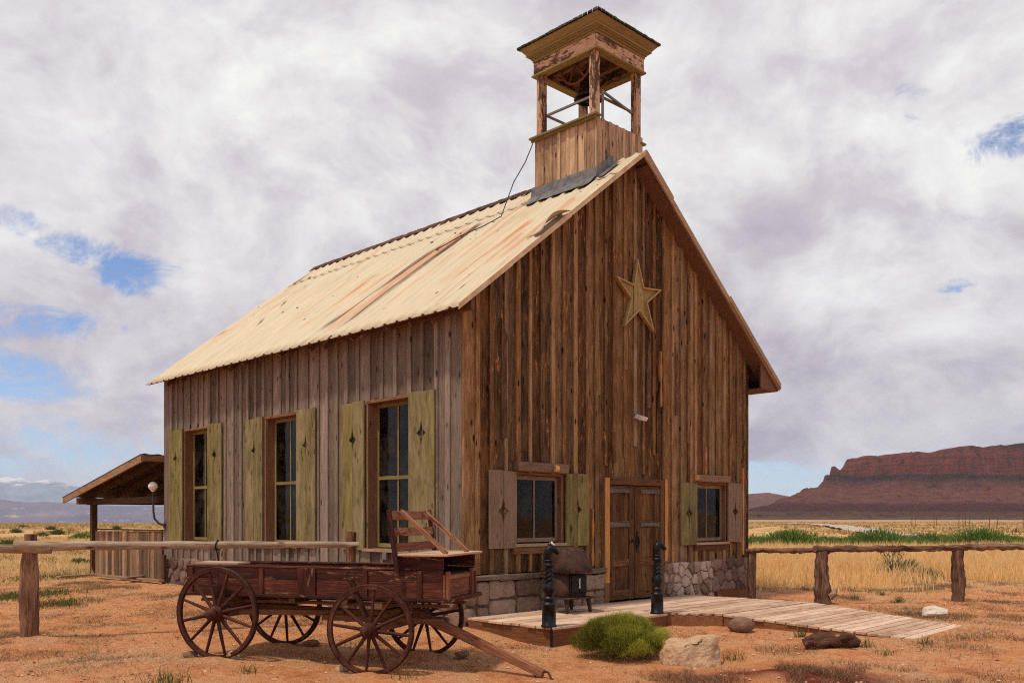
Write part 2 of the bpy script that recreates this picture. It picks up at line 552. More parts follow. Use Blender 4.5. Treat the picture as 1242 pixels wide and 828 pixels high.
def grid_mesh(name, X, Y, Z, mat, attrs, smooth=True, parent=None, wrap=False):
    nr, nc = X.shape
    co = np.stack([X, Y, Z], -1).reshape(-1, 3).astype(np.float32)
    idx = np.arange(nr * nc).reshape(nr, nc)
    if wrap:
        idx = np.concatenate([idx, idx[:, :1]], 1)
    a, b, c, d = idx[:-1, :-1], idx[:-1, 1:], idx[1:, 1:], idx[1:, :-1]
    q = np.stack([a, b, c, d], -1).reshape(-1, 4)
    me = bpy.data.meshes.new(name)
    me.vertices.add(len(co))
    me.vertices.foreach_set('co', co.ravel())
    me.loops.add(q.size)
    me.loops.foreach_set('vertex_index', q.ravel().astype(np.int32))
    me.polygons.add(len(q))
    me.polygons.foreach_set('loop_start', (np.arange(len(q)) * 4).astype(np.int32))
    me.polygons.foreach_set('loop_total', np.full(len(q), 4, np.int32))
    me.polygons.foreach_set('use_smooth', np.full(len(q), smooth))
    for k, v in attrs.items():
        at = me.attributes.new(k, 'FLOAT', 'POINT')
        at.data.foreach_set('value', v.reshape(-1).astype(np.float32))
    me.materials.append(mat)
    me.update()
    me.validate()
    o = bpy.data.objects.new(name, me)
    COL.objects.link(o)
    if parent:
        o.parent = parent
    return o


def ground_material():
    m, nt, b = new_mat('desert_ground')
    pos = nt.n('ShaderNodeNewGeometry').outputs['Position']
    veg = nt.attr('veg')
    red = nt.attr('red')
    n0 = nt.noise(pos, .35, 5, .6)
    n1 = nt.noise(pos, 1.7, 6, .65)
    n2 = nt.noise(pos, 11, 5, .65)
    n3 = nt.noise(pos, 70, 4, .75)
    f = nt.math('MULTIPLY_ADD', n2, .35, nt.math('MULTIPLY', n1, .65))
    soil = nt.ramp(f, [(.32, (.39, .13, .048)), (.43, (.65, .245, .095)), (.54, (.82, .37, .160)), (.68, (.88, .52, .29))])
    pale = nt.step(nt.math('MULTIPLY_ADD', n2, .3, nt.math('MULTIPLY', n0, .8)), .55, .68)
    soil = nt.mix(nt.math('MULTIPLY', pale, .55), soil, (.80, .50, .30))
    soil = nt.mix(nt.math('MULTIPLY', nt.step(n3, .54, .63), .55), soil, (.26, .11, .055))
    soil = nt.mix(nt.math('MULTIPLY', nt.step(n3, .455, .37), .55), soil, (.82, .58, .39))
    # dry litter between the weeds
    lit = nt.math('MULTIPLY', nt.step(n1, .50, .62), nt.step(nt.noise(pos, 38, 4, .7), .42, .6))
    soil = nt.mix(nt.math('MULTIPLY', lit, .6), soil, (.36, .22, .12))
    soil = nt.mix(nt.math('MULTIPLY', red, nt.step(n2, .2, .5)), soil, (.20, .042, .034))
    straw = nt.ramp(nt.noise(nt.vmul(pos, (.5, .5, .5)), 1, 6, .7), [(.3, (.30, .20, .085)), (.45, (.52, .35, .15)), (.6, (.66, .46, .23)), (.75, (.58, .34, .19))])
    spots = nt.step(nt.noise(pos, .22, 6, .75), .53, .66)
    straw = nt.mix(nt.math('MULTIPLY', spots, .8), straw, (.15, .14, .05))
    # far away the scrub reads as bands of dull olive and pink soil
    yy = nt.n('ShaderNodeSeparateXYZ')
    nt.put(yy.inputs[0], pos)
    farm = nt.step(yy.outputs[1], 70, 200)
    n4 = nt.noise(nt.vmul(pos, (.011, .035, 0)), 1, 6, .7)
    n5 = nt.noise(nt.vmul(pos, (.12, .4, 0)), 1, 5, .75)
    farc = nt.ramp(nt.math('MULTIPLY_ADD', n5, .45, nt.math('MULTIPLY', n4, .55)), [(.34, (.12, .10, .05)), (.45, (.25, .18, .09)), (.55, (.40, .28, .145)), (.66, (.40, .23, .145))])
    straw = nt.mix(farm, straw, farc)
    nt.put(b.inputs['Base Color'], nt.mix(nt.math('MULTIPLY', veg, nt.step(n1, .25, .55)), soil, straw))
    b.inputs['Roughness'].default_value = .97
    b.inputs['Specular IOR Level'].default_value = .1
    hh = nt.math('ADD', nt.math('MULTIPLY', n2, .7), nt.math('MULTIPLY', n3, .3))
    nt.put(b.inputs['Normal'], nt.bump(hh, .12))
    return m


M['ground'] = ground_material()


def build_ground():
    th = np.concatenate([np.linspace(R(50), R(130), 640), np.linspace(R(130), R(410), 240)[1:-1]])
    r = np.concatenate([np.linspace(0.3, 7, 20), np.geomspace(7.1, 30, 230), np.geomspace(30.5, 8500, 140)])
    Rr, T = np.meshgrid(r, th, indexing='ij')
    X, Y = Rr * np.cos(T), Rr * np.sin(T)
    Z = H(X, Y)
    near = np.clip(1 - (Rr - 22) / 10, 0, 1)
    Z = Z + near * ((fbm2(X, Y, 21, 4, 1.6) - .5) * .045 + (fbm2(X, Y, 22, 3, 7.0) - .5) * .018)
    veg = vegmask(X, Y)
    red = np.clip(3.2 * np.exp(-((X - 2.75) / .8) ** 2 - ((Y - 9.3) / .5) ** 2), 0, 1) * np.clip(fbm2(X, Y, 5, 4, 2.0) * 3 - .6, 0, 1)
    o = grid_mesh('ground', X, Y, Z, M['ground'], {'veg': veg, 'red': red}, wrap=True)
    tag(o, 'orange desert soil with dry straw coloured plain running to the horizon', 'ground', kind='structure')
    o['kind'] = 'structure'


build_ground()

# ------------------------------------------------------------------ building frame
ANG = math.atan2(.6996, .7145)
CORNER = Vector((-.704, 13.2, 0))
W, LEN = 7.75, 10.15
RIDGE, SLOPE = 7.91, .784
EL, ER, OV = .382, .666, .33
ZB = .756


def roofz(t):
    return RIDGE - SLOPE * abs(t - W / 2)


def bw(t, f, z=0.0):
    """building frame (along front, forward, up) to world"""
    c, s = math.cos(ANG), math.sin(ANG)
    return Vector((CORNER.x + t * c + f * s, CORNER.y + t * s - f * c, z))


house = empty('wooden_schoolhouse', CORNER, ANG)
tag(house, 'old wooden schoolhouse with a rusty cream metal roof and an open belfry', 'schoolhouse')
FM = Matrix.Identity(4)                                    # front wall frame: x along, -y outward
SIDEM = Matrix(((0, 1, 0, 0), (1, 0, 0, 0), (0, 0, 1, 0), (0, 0, 0, 1)))   # (a, y, z) -> x = y, y = a


def board_wall(mb, a0, a1, zb, ztop, openings, wr, bwid, gap=.006, proud=.022, batten=True, thick=.03, drop=None, jz=0.0, bat_skip=0.0):
    """vertical boards with battens over the joints; openings = (a0, a1, z0, z1)"""
    edges = [a0]
    while edges[-1] < a1 - wr[0]:
        edges.append(edges[-1] + random.uniform(*wr))
    if a1 - edges[-1] < wr[0] * .6:
        edges.pop()
    edges.append(a1)

    def pieces(l, r, z0):
        segs = [[z0, None]]
        for (o0, o1, oz0, oz1) in openings:
            if l < o1 - 1e-4 and r > o0 + 1e-4:
                new = []
                for s0, s1 in segs:
                    if s1 is None or s1 > oz0:
                        if s0 < oz0 - .01:
                            new.append([s0, oz0])
                        if s1 is None or s1 > oz1:
                            new.append([max(oz1, s0), s1])
                    else:
                        new.append([s0, s1])
                segs = new
        return segs

    def quad(l, r, s0, s1, y0, y1, rnd):
        if s1 is None:
            mid = [x for x in [W / 2] if l < x < r] if ztop is front_top else []
            top = [(r, ztop(r))] + [(x, ztop(x)) for x in mid] + [(l, ztop(l))]
        else:
            top = [(r, s1), (l, s1)]
        if top[0][1] - s0 < .02 and top[-1][1] - s0 < .02:
            return
        mb.prism([(l, s0), (r, s0)] + top, y0, y1, rnd=rnd)

    cuts = sorted({o for op in openings for o in op[:2]})
    for l, r in zip(edges[:-1], edges[1:]):
        rnd = random.random()
        bs = [l] + [c for c in cuts if l + .02 < c < r - .02] + [r]
        dy = random.uniform(-.006, .006)
        for p, q in zip(bs[:-1], bs[1:]):
            for s0, s1 in pieces(p + .002, q - .002, zb + random.uniform(-jz, jz)):
                quad(p + (gap / 2 if p == l else 0), q - (gap / 2 if q == r else 0), s0, s1, dy, thick, rnd)
    if batten:
        for e in edges[1:-1]:
            if random.random() < bat_skip:
                continue
            w = random.uniform(*bwid)
            l, r = e - w / 2 + random.uniform(-.01, .01), e + w / 2
            rnd = random.uniform(.35, 1)
            for s0, s1 in pieces(l, r, zb + random.uniform(-jz, jz)):
                if drop and s1 is None and drop[0] < e < drop[1]:
                    if s0 < 2.6:
                        s0 = random.uniform(2.3, 2.85)
                quad(l, r, s0, s1, -proud + random.uniform(-.006, .004), .004 if thick > .01 else 0, rnd)


def front_top(t):
    return roofz(t) - .085


SIDE_TOP = roofz(0) - .085
side_top = lambda a: SIDE_TOP

WIN_L = (1.035, 2.115, 1.2, 2.29)
WIN_R = (5.84, 6.895, 1.13, 2.27)
DOOR = (3.10, 4.76, .10, 2.27)
front_open = [WIN_L, WIN_R, DOOR]
side_open = [(1.23, 2.37, 1.10, 3.49), (4.485, 5.655, 1.10, 3.49), (7.95, 9.09, 1.10, 3.49)]

mb = MB()
board_wall(mb, 0, W, ZB, front_top, front_open, (.22, .31), (.06, .095), proud=.032, drop=(3.0, 4.9), jz=.012)
# random extra overlay strips and split bright edges
for _ in range(9):
    a = random.uniform(.2, 7.5)
    z0 = random.uniform(2.6, 4.2)
    mb.prism([(a, z0), (a + random.uniform(.06, .14), z0 + .01), (a + .1, min(front_top(a) - .2, z0 + random.uniform(.5, 2.2))),
              (a, min(front_top(a) - .2, z0 + random.uniform(.5, 2.2)))], -.031, 0.0)
mb.build('front_wall', M['front'], house)

for a, z0, z1 in ((2.83, .80, 1.75), (4.90, .86, 2.28), (7.48, .86, 2.6), (4.72, 3.6, 4.6), (6.15, 2.42, 2.95)):
    mb = MB()
    n = 8
    L, Rr = [], []
    for i in range(n):
        z = z0 + (z1 - z0) * i / (n - 1)
        wv = .022 + .012 * math.sin(i * 1.7)
        L.append((a - wv, z))
        Rr.append((a + wv, z))
    mb.prism(L[:1] + Rr + L[:0:-1], -.044, .001)
    mb.build('split_batten', M['bright'], house)

mb = MB()
mb.M = SIDEM
board_wall(mb, .034, LEN, ZB - .04, side_top, side_open, (.26, .36), (.075, .105), jz=.01, proud=.024)
mb.build('side_wall', M['side'], house)

# inner sheathing keeps the inside dark; right and back walls
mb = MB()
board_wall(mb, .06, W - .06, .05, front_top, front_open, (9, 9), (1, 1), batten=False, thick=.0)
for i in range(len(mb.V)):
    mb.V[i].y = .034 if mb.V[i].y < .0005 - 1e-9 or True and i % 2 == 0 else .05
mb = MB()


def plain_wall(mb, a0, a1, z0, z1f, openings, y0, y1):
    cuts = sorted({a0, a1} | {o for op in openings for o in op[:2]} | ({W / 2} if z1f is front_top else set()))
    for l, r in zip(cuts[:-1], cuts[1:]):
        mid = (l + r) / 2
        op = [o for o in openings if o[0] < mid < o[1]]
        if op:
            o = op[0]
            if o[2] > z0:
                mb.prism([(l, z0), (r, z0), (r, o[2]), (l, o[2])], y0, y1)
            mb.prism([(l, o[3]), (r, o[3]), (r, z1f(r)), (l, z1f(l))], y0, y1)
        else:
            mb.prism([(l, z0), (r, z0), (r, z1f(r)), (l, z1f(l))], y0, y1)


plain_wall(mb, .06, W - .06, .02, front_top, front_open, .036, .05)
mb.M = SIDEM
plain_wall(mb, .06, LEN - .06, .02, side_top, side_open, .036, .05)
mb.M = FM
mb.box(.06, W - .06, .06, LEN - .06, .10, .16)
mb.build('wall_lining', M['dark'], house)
mb = MB()
mb.M = Matrix.Translation((W, 0, 0)) @ Matrix(((0, -1, 0, 0), (1, 0, 0, 0), (0, 0, 1, 0), (0, 0, 0, 1)))
board_wall(mb, .034, LEN, .1, side_top, [], (.26, .36), (.07, .1))
mb.M = Matrix.Translation((0, LEN, 0)) @ Matrix(((1, 0, 0, 0), (0, -1, 0, 0), (0, 0, 1, 0), (0, 0, 0, 1)))
board_wall(mb, 0.032, W - .032, .1, front_top, [], (.26, .36), (.07, .1))
mb.build('rear_wall', M['side'], house)

# ------------------------------------------------------------------ stone foundation


def clip(poly, nx, ny, d):
    out = []
    for i in range(len(poly)):
        p, q = poly[i], poly[(i + 1) % len(poly)]
        a = p[0] * nx + p[1] * ny - d
        b = q[0] * nx + q[1] * ny - d
        if a <= 0:
            out.append(p)
        if (a < 0 < b) or (b < 0 < a):
            t = a / (a - b)
            out.append((p[0] + t * (q[0] - p[0]), p[1] + t * (q[1] - p[1])))
    return out


def stones(mb, a0, a1, z0, z1, cw, ch, jit, depth=.06, inset=.012, brick=True, soft=1.0):
    nz = max(1, round((z1 - z0) / ch))
    seeds = []
    for j in range(nz):
        na = max(1, round((a1 - a0) / cw))
        for i in range(-1, na + 1):
            seeds.append((a0 + (i + .5 + (.5 if (j % 2 and brick) else 0) + random.uniform(-jit, jit)) * (a1 - a0) / na,
                          z0 + (j + .5 + random.uniform(-jit, jit) * .8) * (z1 - z0) / nz))
    for k, s in enumerate(seeds):
        poly = [(a0, z0), (a1, z0), (a1, z1), (a0, z1)]
        for m2, q in enumerate(seeds):
            if m2 == k or abs(q[0] - s[0]) > 3 * cw:
                continue
            nx, ny = q[0] - s[0], q[1] - s[1]
            d = (q[0] ** 2 + q[1] ** 2 - s[0] ** 2 - s[1] ** 2) / 2
            poly = clip(poly, nx, ny, d)
            if len(poly) < 3:
                break
        if len(poly) < 3:
            continue
        # densify and round off
        dens = []
        for i in range(len(poly)):
            p, q = poly[i], poly[(i + 1) % len(poly)]
            m3 = max(1, int(math.hypot(q[0] - p[0], q[1] - p[1]) / .07))
            for t in range(m3):
                dens.append((p[0] + (q[0] - p[0]) * t / m3, p[1] + (q[1] - p[1]) * t / m3))
        n = len(dens)
        if n < 4:
            continue
        cn = 2 / soft
        sm = [((dens[i - 1][0] + cn * dens[i][0] + dens[(i + 1) % n][0]) / (2 + cn), (dens[i - 1][1] + cn * dens[i][1] + dens[(i + 1) % n][1]) / (2 + cn)) for i in range(n)]
        cx = sum(p[0] for p in sm) / n
        cz = sum(p[1] for p in sm) / n
        size = min(cw, ch)
        rings = []
        dd = depth * random.uniform(.7, 1.15)
        for ins, y in ((inset, .01), (inset * 1.2, -dd * .6), (inset * 1.9, -dd * .92), (size * .26, -dd * 1.02)):
            ring = []
            for p in sm:
                l = math.hypot(p[0] - cx, p[1] - cz) or 1
                kf = max(.1, 1 - ins / l)
                ring.append((cx + (p[0] - cx) * kf, y + .030 * noise.noise((p[0] * 11, p[1] * 11, y * 5 + k)), cz + (p[1] - cz) * kf))
            rings.append(ring)
        v = [q for r_ in rings for q in r_] + [(cx, -dd * 1.08, cz)]
        f = []
        for r_ in range(3):
            for i in range(n):
                j = (i + 1) % n
                f.append((r_ * n + i, r_ * n + j, (r_ + 1) * n + j, (r_ + 1) * n + i))
        for i in range(n):
            f.append((3 * n + i, 3 * n + (i + 1) % n, 4 * n))
        mb.add(v, f, smooth=True)


def pillow(mb, poly, depth, inset, k=0):
    dens = []
    for i in range(len(poly)):
        p, q = poly[i], poly[(i + 1) % len(poly)]
        m3 = max(1, int(math.hypot(q[0] - p[0], q[1] - p[1]) / .05))
        for t in range(m3):
            dens.append((p[0] + (q[0] - p[0]) * t / m3, p[1] + (q[1] - p[1]) * t / m3))
    n = len(dens)
    sm = [((dens[i - 1][0] + 2 * dens[i][0] + dens[(i + 1) % n][0]) / 4, (dens[i - 1][1] + 2 * dens[i][1] + dens[(i + 1) % n][1]) / 4) for i in range(n)]
    cx = sum(p[0] for p in sm) / n
    cz = sum(p[1] for p in sm) / n
    rings = []
    for ins, y in ((inset, .01), (inset * 1.2, -depth * .6), (inset * 2.0, -depth * .9), (inset * 3.6, -depth), (.10, -depth * 1.06)):
        ring = []
        for p in sm:
            l = math.hypot(p[0] - cx, p[1] - cz) or 1
            kf = max(.15, 1 - ins / l)
            ring.append((cx + (p[0] - cx) * kf, y + .030 * noise.noise((p[0] * 7 * kf, p[1] * 7, y * 3 + k)) + .012 * noise.noise((p[0] * 25 * kf, p[1] * 25, k)), cz + (p[1] - cz) * kf + .012 * noise.noise((p[0] * 14, p[1] * 14, k + 5.5))))
        rings.append(ring)
    v = [q for r_ in rings for q in r_] + [(cx, -depth * 1.08, cz)]
    f = []
    for r_ in range(len(rings) - 1):
        for i in range(n):
            j = (i + 1) % n
            f.append((r_ * n + i, r_ * n + j, (r_ + 1) * n + j, (r_ + 1) * n + i))
    m_ = len(rings) - 1
    for i in range(n):
        f.append((m_ * n + i, m_ * n + (i + 1) % n, (m_ + 1) * n))
    mb.add(v, f, smooth=True)


def ashlar(mb, a0, a1, z0, z1):
    """irregular squared blocks, some split in two"""
    kk = 0
    a = a0
    while a < a1 - .05:
        w = min(random.uniform(.30, .62), a1 - a)
        if a1 - a - w < .2:
            w = a1 - a
        zm = z0 + (z1 - z0) * random.uniform(.36, .58)
        j = lambda: random.uniform(-.022, .022)
        cells = []
        for lo, hi in ((z0, zm), (zm, z1)):
            r = random.random()
            if r < .28 and w > .36:
                m_ = a + w * random.uniform(.35, .65)
                cells += [(a, m_, lo, hi), (m_, a + w, lo, hi)]
            elif r < .42:
                m_ = (lo + hi) / 2 + random.uniform(-.03, .03)
                cells += [(a, a + w, lo, m_), (a, a + w, m_, hi)]
            else:
                cells.append((a, a + w, lo, hi))
        for (l, r, lo, hi) in cells:
            kk += 1
            pillow(mb, [(l + abs(j()), lo + j() * .4), ((l + r) / 2, lo + j() * .5), (r - abs(j()), lo + j() * .4), (r + j() * .4, (lo + hi) / 2), (r - abs(j()), hi + j() * .4), ((l + r) / 2, hi + j() * .5), (l + abs(j()), hi + j() * .4),
                        (l + j() * .4, (lo + hi) / 2)], random.uniform(.075, .12), .010, kk * 1.7)
        a += w


mb = MB()
ashlar(mb, -.02, 3.10, .06, .67)
mb.box(.0, 3.1, -.045, .2, -.1, .62, rnd=.0)
fo = mb.build('foundation', M['block'], house)
tag(fo, 'squared brown sandstone blocks below the left window')
mb = MB()
for a, b in ((-.03, .62), (.63, 1.55), (1.56, 2.3), (2.31, 3.1)):
    mb.box(a, b, -.13, .02, .665 + random.uniform(0, .01), .752, jit=.012)
mb.build('ledge_stone', M['block'], fo, bevel=.01)
mb = MB()
stones(mb, 4.80, 6.37, -.02, .78, .17, .19, .46, depth=.075, inset=.006, soft=.25)
mb.box(4.78, 6.37, -.035, .1, -.1, .74, rnd=.1)
fo = mb.build('foundation', M['cobble'], house)
tag(fo, 'pale irregular cobbles right of the door')
mb = MB()
stones(mb, 6.37, 7.74, .16, .80, .25, .22, .44, depth=.045, inset=.005, soft=.25)
mb.box(6.37, 7.73, -.02, .1, -.1, .76, rnd=.3)
fo = mb.build('foundation', M['flag'], house)
tag(fo, 'flat brown flagstones at the right corner')
mb = MB()
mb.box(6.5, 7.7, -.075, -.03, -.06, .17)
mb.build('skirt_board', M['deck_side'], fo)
mb = MB()
mb.M = SIDEM
stones(mb, .02, LEN, .0, .74, .34, .22, .38, depth=.06)
mb.box(.02, LEN - .01, -.02, .034, -.1, .70, rnd=.3)
fo = mb.build('foundation', M['flag'], house)
tag(fo, 'rough flagstone base of the side wall')

# ------------------------------------------------------------------ windows, shutters, door


def window(name, a0, a1, z0, z1, FMx, depth, meet, mull, parent, sm='sash'):
    w = MB()
    w.M = FMx
    fr = .05
    # jambs / reveal
    w.box(a0 - .0, a0 + .035, -.012, depth + .03, z0, z1)
    w.box(a1 - .035, a1, -.012, depth + .03, z0, z1)
    w.box(a0, a1, -.018, depth + .03, z1 - .03, z1 + .012)
    root = w.build(name, M['jamb'], parent)
    s = MB()
    s.M = FMx
    y0, y1 = depth - .03, depth + .01
    s.box(a0 + .036, a0 + .036 + fr, y0, y1, z0 + .02, z1 - .035)
    s.box(a1 - .036 - fr, a1 - .036, y0, y1, z0 + .02, z1 - .035)
    s.box(a0 + .087, a1 - .087, y0 + .003, y1 - .002, z1 - .10, z1 - .036)
    s.box(a0 + .087, a1 - .087, y0 + .003, y1 - .002, z0 + .02, z0 + .085)
    if meet:
        s.box(a0 + .087, a1 - .087, y0 - .012, y1, meet - .028, meet + .028)
    for m_ in mull:
        s.box(m_ - .016, m_ + .016, y0 + .006, y1 - .006, z0 + .086, z1 - .101)
    s.build('sash', M[sm], root)
    p = MB()
    p.M = FMx
    p.box(a0 + .08, a1 - .08, y1 - .022, y1 - .018, z0 + .07, z1 - .09)
    p.build('pane', M['glass'], root)
    si = MB()
    si.M = FMx
    si.box(a0 - .04, a1 + .04, -.075, depth, z0 - .045, z0 + .0)
    si.build('sill', M['rake'], root)
    return root


for (a0, a1, z0, z1) in side_open:
    window('window', a0, a1, z0, z1, SIDEM, .20, 2.245, [(a0 + a1) / 2 - .02], house)
for (a0, a1, z0, z1), hd in ((WIN_L, 1), (WIN_R, 0)):
    w = window('window', a0, a1, z0, z1, FM, .10, None, [(a0 + a1) / 2 - .03], house, 'grey_shut')
    hb = MB()
    if hd:
        hb.box(a0 - .04, a1 + .02, -.14, .0, z1 + .016, z1 + .165, jit=.006)
    else:
        hb.box(a0 - .03, a1 + .01, -.12, .0, z1 + .016, z1 + .145, jit=.006)
    h = hb.build('header_beam', M['plank'], w, bevel=.012)
    e = MB()
    e.tube([(a1 + .018 if hd else a0 - .034, -.07, z1 + .09), (a1 + .028 if hd else a0 - .028, -.07, z1 + .09)], .058, n=12, sq=1.0)
    if hd:
        e.build('log_end', M['logend'], w)
        e = MB()
        e.tube([(a1 - .34, -.145, z1 + .085), (a1 - .27, -.165, z1 + .08)], [.06, .05], n=12)
    e.build('log_end', M['logend'], w)
    ap = MB()
    ap.box(a0 - .06, a1 + .05, -.05, .0, z0 - .155, z0 - .05)
    ap.build('apron_board', M['front_trim'], w)


def shutter(a0, a1, z0, z1, FMx, mat, cz, y=-.062, lab=None, strips=2):
    s = MB()
    s.M = FMx
    c = (a0 + a1) / 2
    for sg in (-1, 1):
        rnd = random.uniform(.25, .75)
        g = .003
        e = (a1 - c) if sg > 0 else (c - a0)
        dz0, dz1 = random.uniform(-.012, .012), random.uniform(-.012, .012)
        poly = [(c + sg * e, z0 + dz0), (c + sg * e, z1 + dz1), (c + sg * g, z1 + dz1), (c + sg * g, cz + .20), (c + sg * .032, cz + .062), (c + sg * .108, cz),
                (c + sg * .032, cz - .062), (c + sg * g, cz - .20), (c + sg * g, z0 + dz0)]
        if sg > 0:
            poly = poly[::-1]
        poly = poly[::-1]
        s.prism(poly, y, y + .03, rnd=rnd)
    # ledges on the back
    for zz in (z0 + .18, z1 - .25):
        s.box(a0 + .05, a1 - .05, y + .031, -.027, zz, zz + .08)
    o = s.build('shutter', mat, house)
    if lab:
        o['label'] = lab
    return o


for (a0, a1, z0, z1) in side_open:
    shutter(a0 - .64, a0 - .02, 1.07, 3.52, SIDEM, M['green'], 2.88)
    shutter(a1 + .02, a1 + .66, 1.07, 3.50, SIDEM, M['green'], 2.88)
shutter(.467, 1.028, 1.13, 2.31, FM, M['grey_shut'], 1.70, lab='grey weathered shutter beside the left front window')
shutter(2.15, 2.70, 1.14, 2.31, FM, M['green'], 1.73, lab='green shutter beside the left front window')
shutter(5.31, 5.83, 1.09, 2.25, FM, M['green'], 1.68, lab='green shutter beside the right front window')
shutter(6.907, 7.40, 1.12, 2.29, FM, M['grey_shut'], 1.72, lab='grey weathered shutter beside the right front window')

# double door
mb = MB()
mb.box(3.10, 3.225, -.07, .06, .15, 2.28, rnd=.85)
mb.box(4.685, 4.765, -.07, .06, .15, 2.28, rnd=.3)
mb.box(3.23, 4.68, -.075, .06, 2.165, 2.285, rnd=.2)
mb.box(4.80, 4.875, -.06, .0, .8, 2.3, rnd=.95)
fr = mb.build('door_frame', M['front_trim'], house, bevel=.006)
mb = MB()
mb.box(3.104, 3.222, -.078, -.071, .5, 2.27, rnd=.6)
mb.build('sunbleached_strip', M['bright'], fr)
mb = MB()
mb.box(4.80, 4.87, -.068, -.061, .82, 2.29, rnd=.5)
mb.build('sunbleached_strip', M['bright'], fr)
for k, (a0, a1) in enumerate(((3.232, 3.948), (3.962, 4.678))):
    d = MB()
    z0, z1 = .19, 2.155
    na = 4
    for i in range(na):
        l = a0 + .13 + (a1 - a0 - .26) * i / na
        r = a0 + .13 + (a1 - a0 - .26) * (i + 1) / na
        d.box(l + .002, r - .002, .0, .03, z0 + .1, z1 - .1)
    d.box(a0, a0 + .135, -.028, .03, z0, z1, rnd=.25)
    d.box(a1 - .135, a1, -.028, .03, z0, z1, rnd=.15 if k == 0 else .35)
    for zz, hh in ((z0, .17), (.76, .13), (1.43, .12), (z1 - .12, .12)):
        d.box(a0 + .137, a1 - .137, -.024, .03, zz, zz + hh, rnd=.45)
    do = d.build('door', M['door'], house, bevel=.004)
    for zz in (1.45, 2.03):
        s = MB()
        x0 = a0 + (.0 if k == 0 else .14)
        s.box(x0 + .02, x0 + .58, -.038, -.029, zz, zz + .065)
        s.box(x0 + (.02 if k == 0 else .50), x0 + (.12 if k == 0 else .60), -.042, -.0385, zz - .012, zz + .08)
        s.build('strap_hinge', M['strap'], do)
    hd = MB()
    if k == 1:
        hd.tube([(a0 + .06 + .045 * math.cos(q), -.045, 1.18 + .10 * math.sin(q)) for q in np.linspace(0, 2 * math.pi, 20)], .011, n=6)
        hd.box(a0 + .04, a0 + .10, -.035, -.0285, 1.0, 1.36)
    else:
        hd.lathe([(.0, -.075), (.025, -.07), (.03, -.05), (.012, -.04), (.012, -.025)], 12, (a1 - .06, 0, 1.2), 'y')
    hd.build('handle', M['iron'], do)

# small electric box under the third side window
mb = MB()
mb.M = SIDEM
mb.box(1.76, 1.86, -.085, -.026, .93, 1.05)
mb.build('outlet_box', M['outlet'], house, bevel=.008)

# ------------------------------------------------------------------ roof


def roof_material():
    m, nt, b = new_mat('rusty_cream_corrugated_metal')
    g = nt.attr('gco', 'Vector')   # x = down slope, y = along ridge
    sp = nt.n('ShaderNodeSeparateXYZ')
    nt.put(sp.inputs[0], g)
    dn, al = sp.outputs[0], sp.outputs[1]
    st = nt.noise(nt.vmul(g, (.9, 5, 1)), 1, 6, .68)
    st2 = nt.noise(nt.vmul(g, (.9, 26, 1)), 1, 4, .6)
    base = nt.ramp(nt.math('MULTIPLY_ADD', st2, .45, nt.math('MULTIPLY', st, .55)),
                   [(.3, (.43, .355, .24)), (.45, (.55, .475, .33)), (.6, (.61, .545, .40)), (.75, (.66, .61, .48))])
    base = nt.mix(nt.math('MULTIPLY', nt.step(nt.noise(nt.vmul(g, (.7, 4, 1)), 1, 5, .6), .54, .72), .35), base, (.56, .33, .17))
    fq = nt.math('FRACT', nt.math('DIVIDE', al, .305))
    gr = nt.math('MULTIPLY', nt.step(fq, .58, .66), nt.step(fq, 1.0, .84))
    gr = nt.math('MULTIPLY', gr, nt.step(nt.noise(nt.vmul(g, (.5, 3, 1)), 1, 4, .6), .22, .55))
    base = nt.mix(nt.math('MULTIPLY', gr, .8), base, (.36, .25, .125))  # valley dirt and rib shading, painted together as darker stripes
    jag = nt.math('MULTIPLY', nt.math('SUBTRACT', nt.noise(nt.vmul(g, (1.2, 7, 1)), 1, 5, .7), .5), .28)

    def band(a0, a1, w, d0, d1, amt):
        q = nt.math('DIVIDE', nt.math('SUBTRACT', dn, d0), d1 - d0)
        ctr = nt.math('MULTIPLY_ADD', q, a1 - a0, a0)
        x = nt.math('ABSOLUTE', nt.math('SUBTRACT', nt.math('MULTIPLY_ADD', jag, .35, al), ctr))
        mk = nt.step(x, w, w * .35)
        dj = nt.math('MULTIPLY_ADD', jag, 2.5, dn)
        y = nt.math('MULTIPLY', nt.step(dj, d0 - .1, d0 + .15), nt.step(dj, d1 + .1, d1 - .5))
        return nt.math('MULTIPLY', nt.math('MULTIPLY', mk, y), amt)

    def bands(lst):
        m_ = None
        for args in lst:
            bnd = band(*args)
            m_ = bnd if m_ is None else nt.math('MAXIMUM', m_, bnd)
        return m_
    brk = nt.step(nt.noise(nt.vmul(g, (1.0, 26, 1)), 1, 5, .7), .34, .52)
    rust = nt.math('MULTIPLY', bands(RUST), nt.math('MULTIPLY_ADD', brk, .35, .65))
    glow = nt.math('MULTIPLY', bands(GLOW), nt.math('MULTIPLY_ADD', brk, .7, .1))
    col = nt.mix(glow, base, (.54, .205, .07))
    rc = nt.ramp(nt.noise(nt.vmul(g, (1.5, 24, 1)), 1, 4, .6), [(.35, (.065, .021, .010)), (.65, (.22, .082, .034))])
    col = nt.mix(rust, col, rc)
    # small dark nail holes and tears
    vo = nt.vor(nt.vmul(g, (2.4, 5.8, 1)), 1)
    hol = nt.math('MULTIPLY', nt.step(vo, .12, .08), nt.step(nt.noise(g, .9, 2, .5), .46, .54))
    col = nt.mix(hol, col, (.05, .025, .015))
    nt.put(b.inputs['Base Color'], col)
    b.inputs['Roughness'].default_value = .55
    b.inputs['Metallic'].default_value = .0
    b.inputs['Specular IOR Level'].default_value = .35
    nt.put(b.inputs['Normal'], nt.bump(nt.math('ADD', st2, nt.math('MULTIPLY', rust, .4)), .006))
    return m


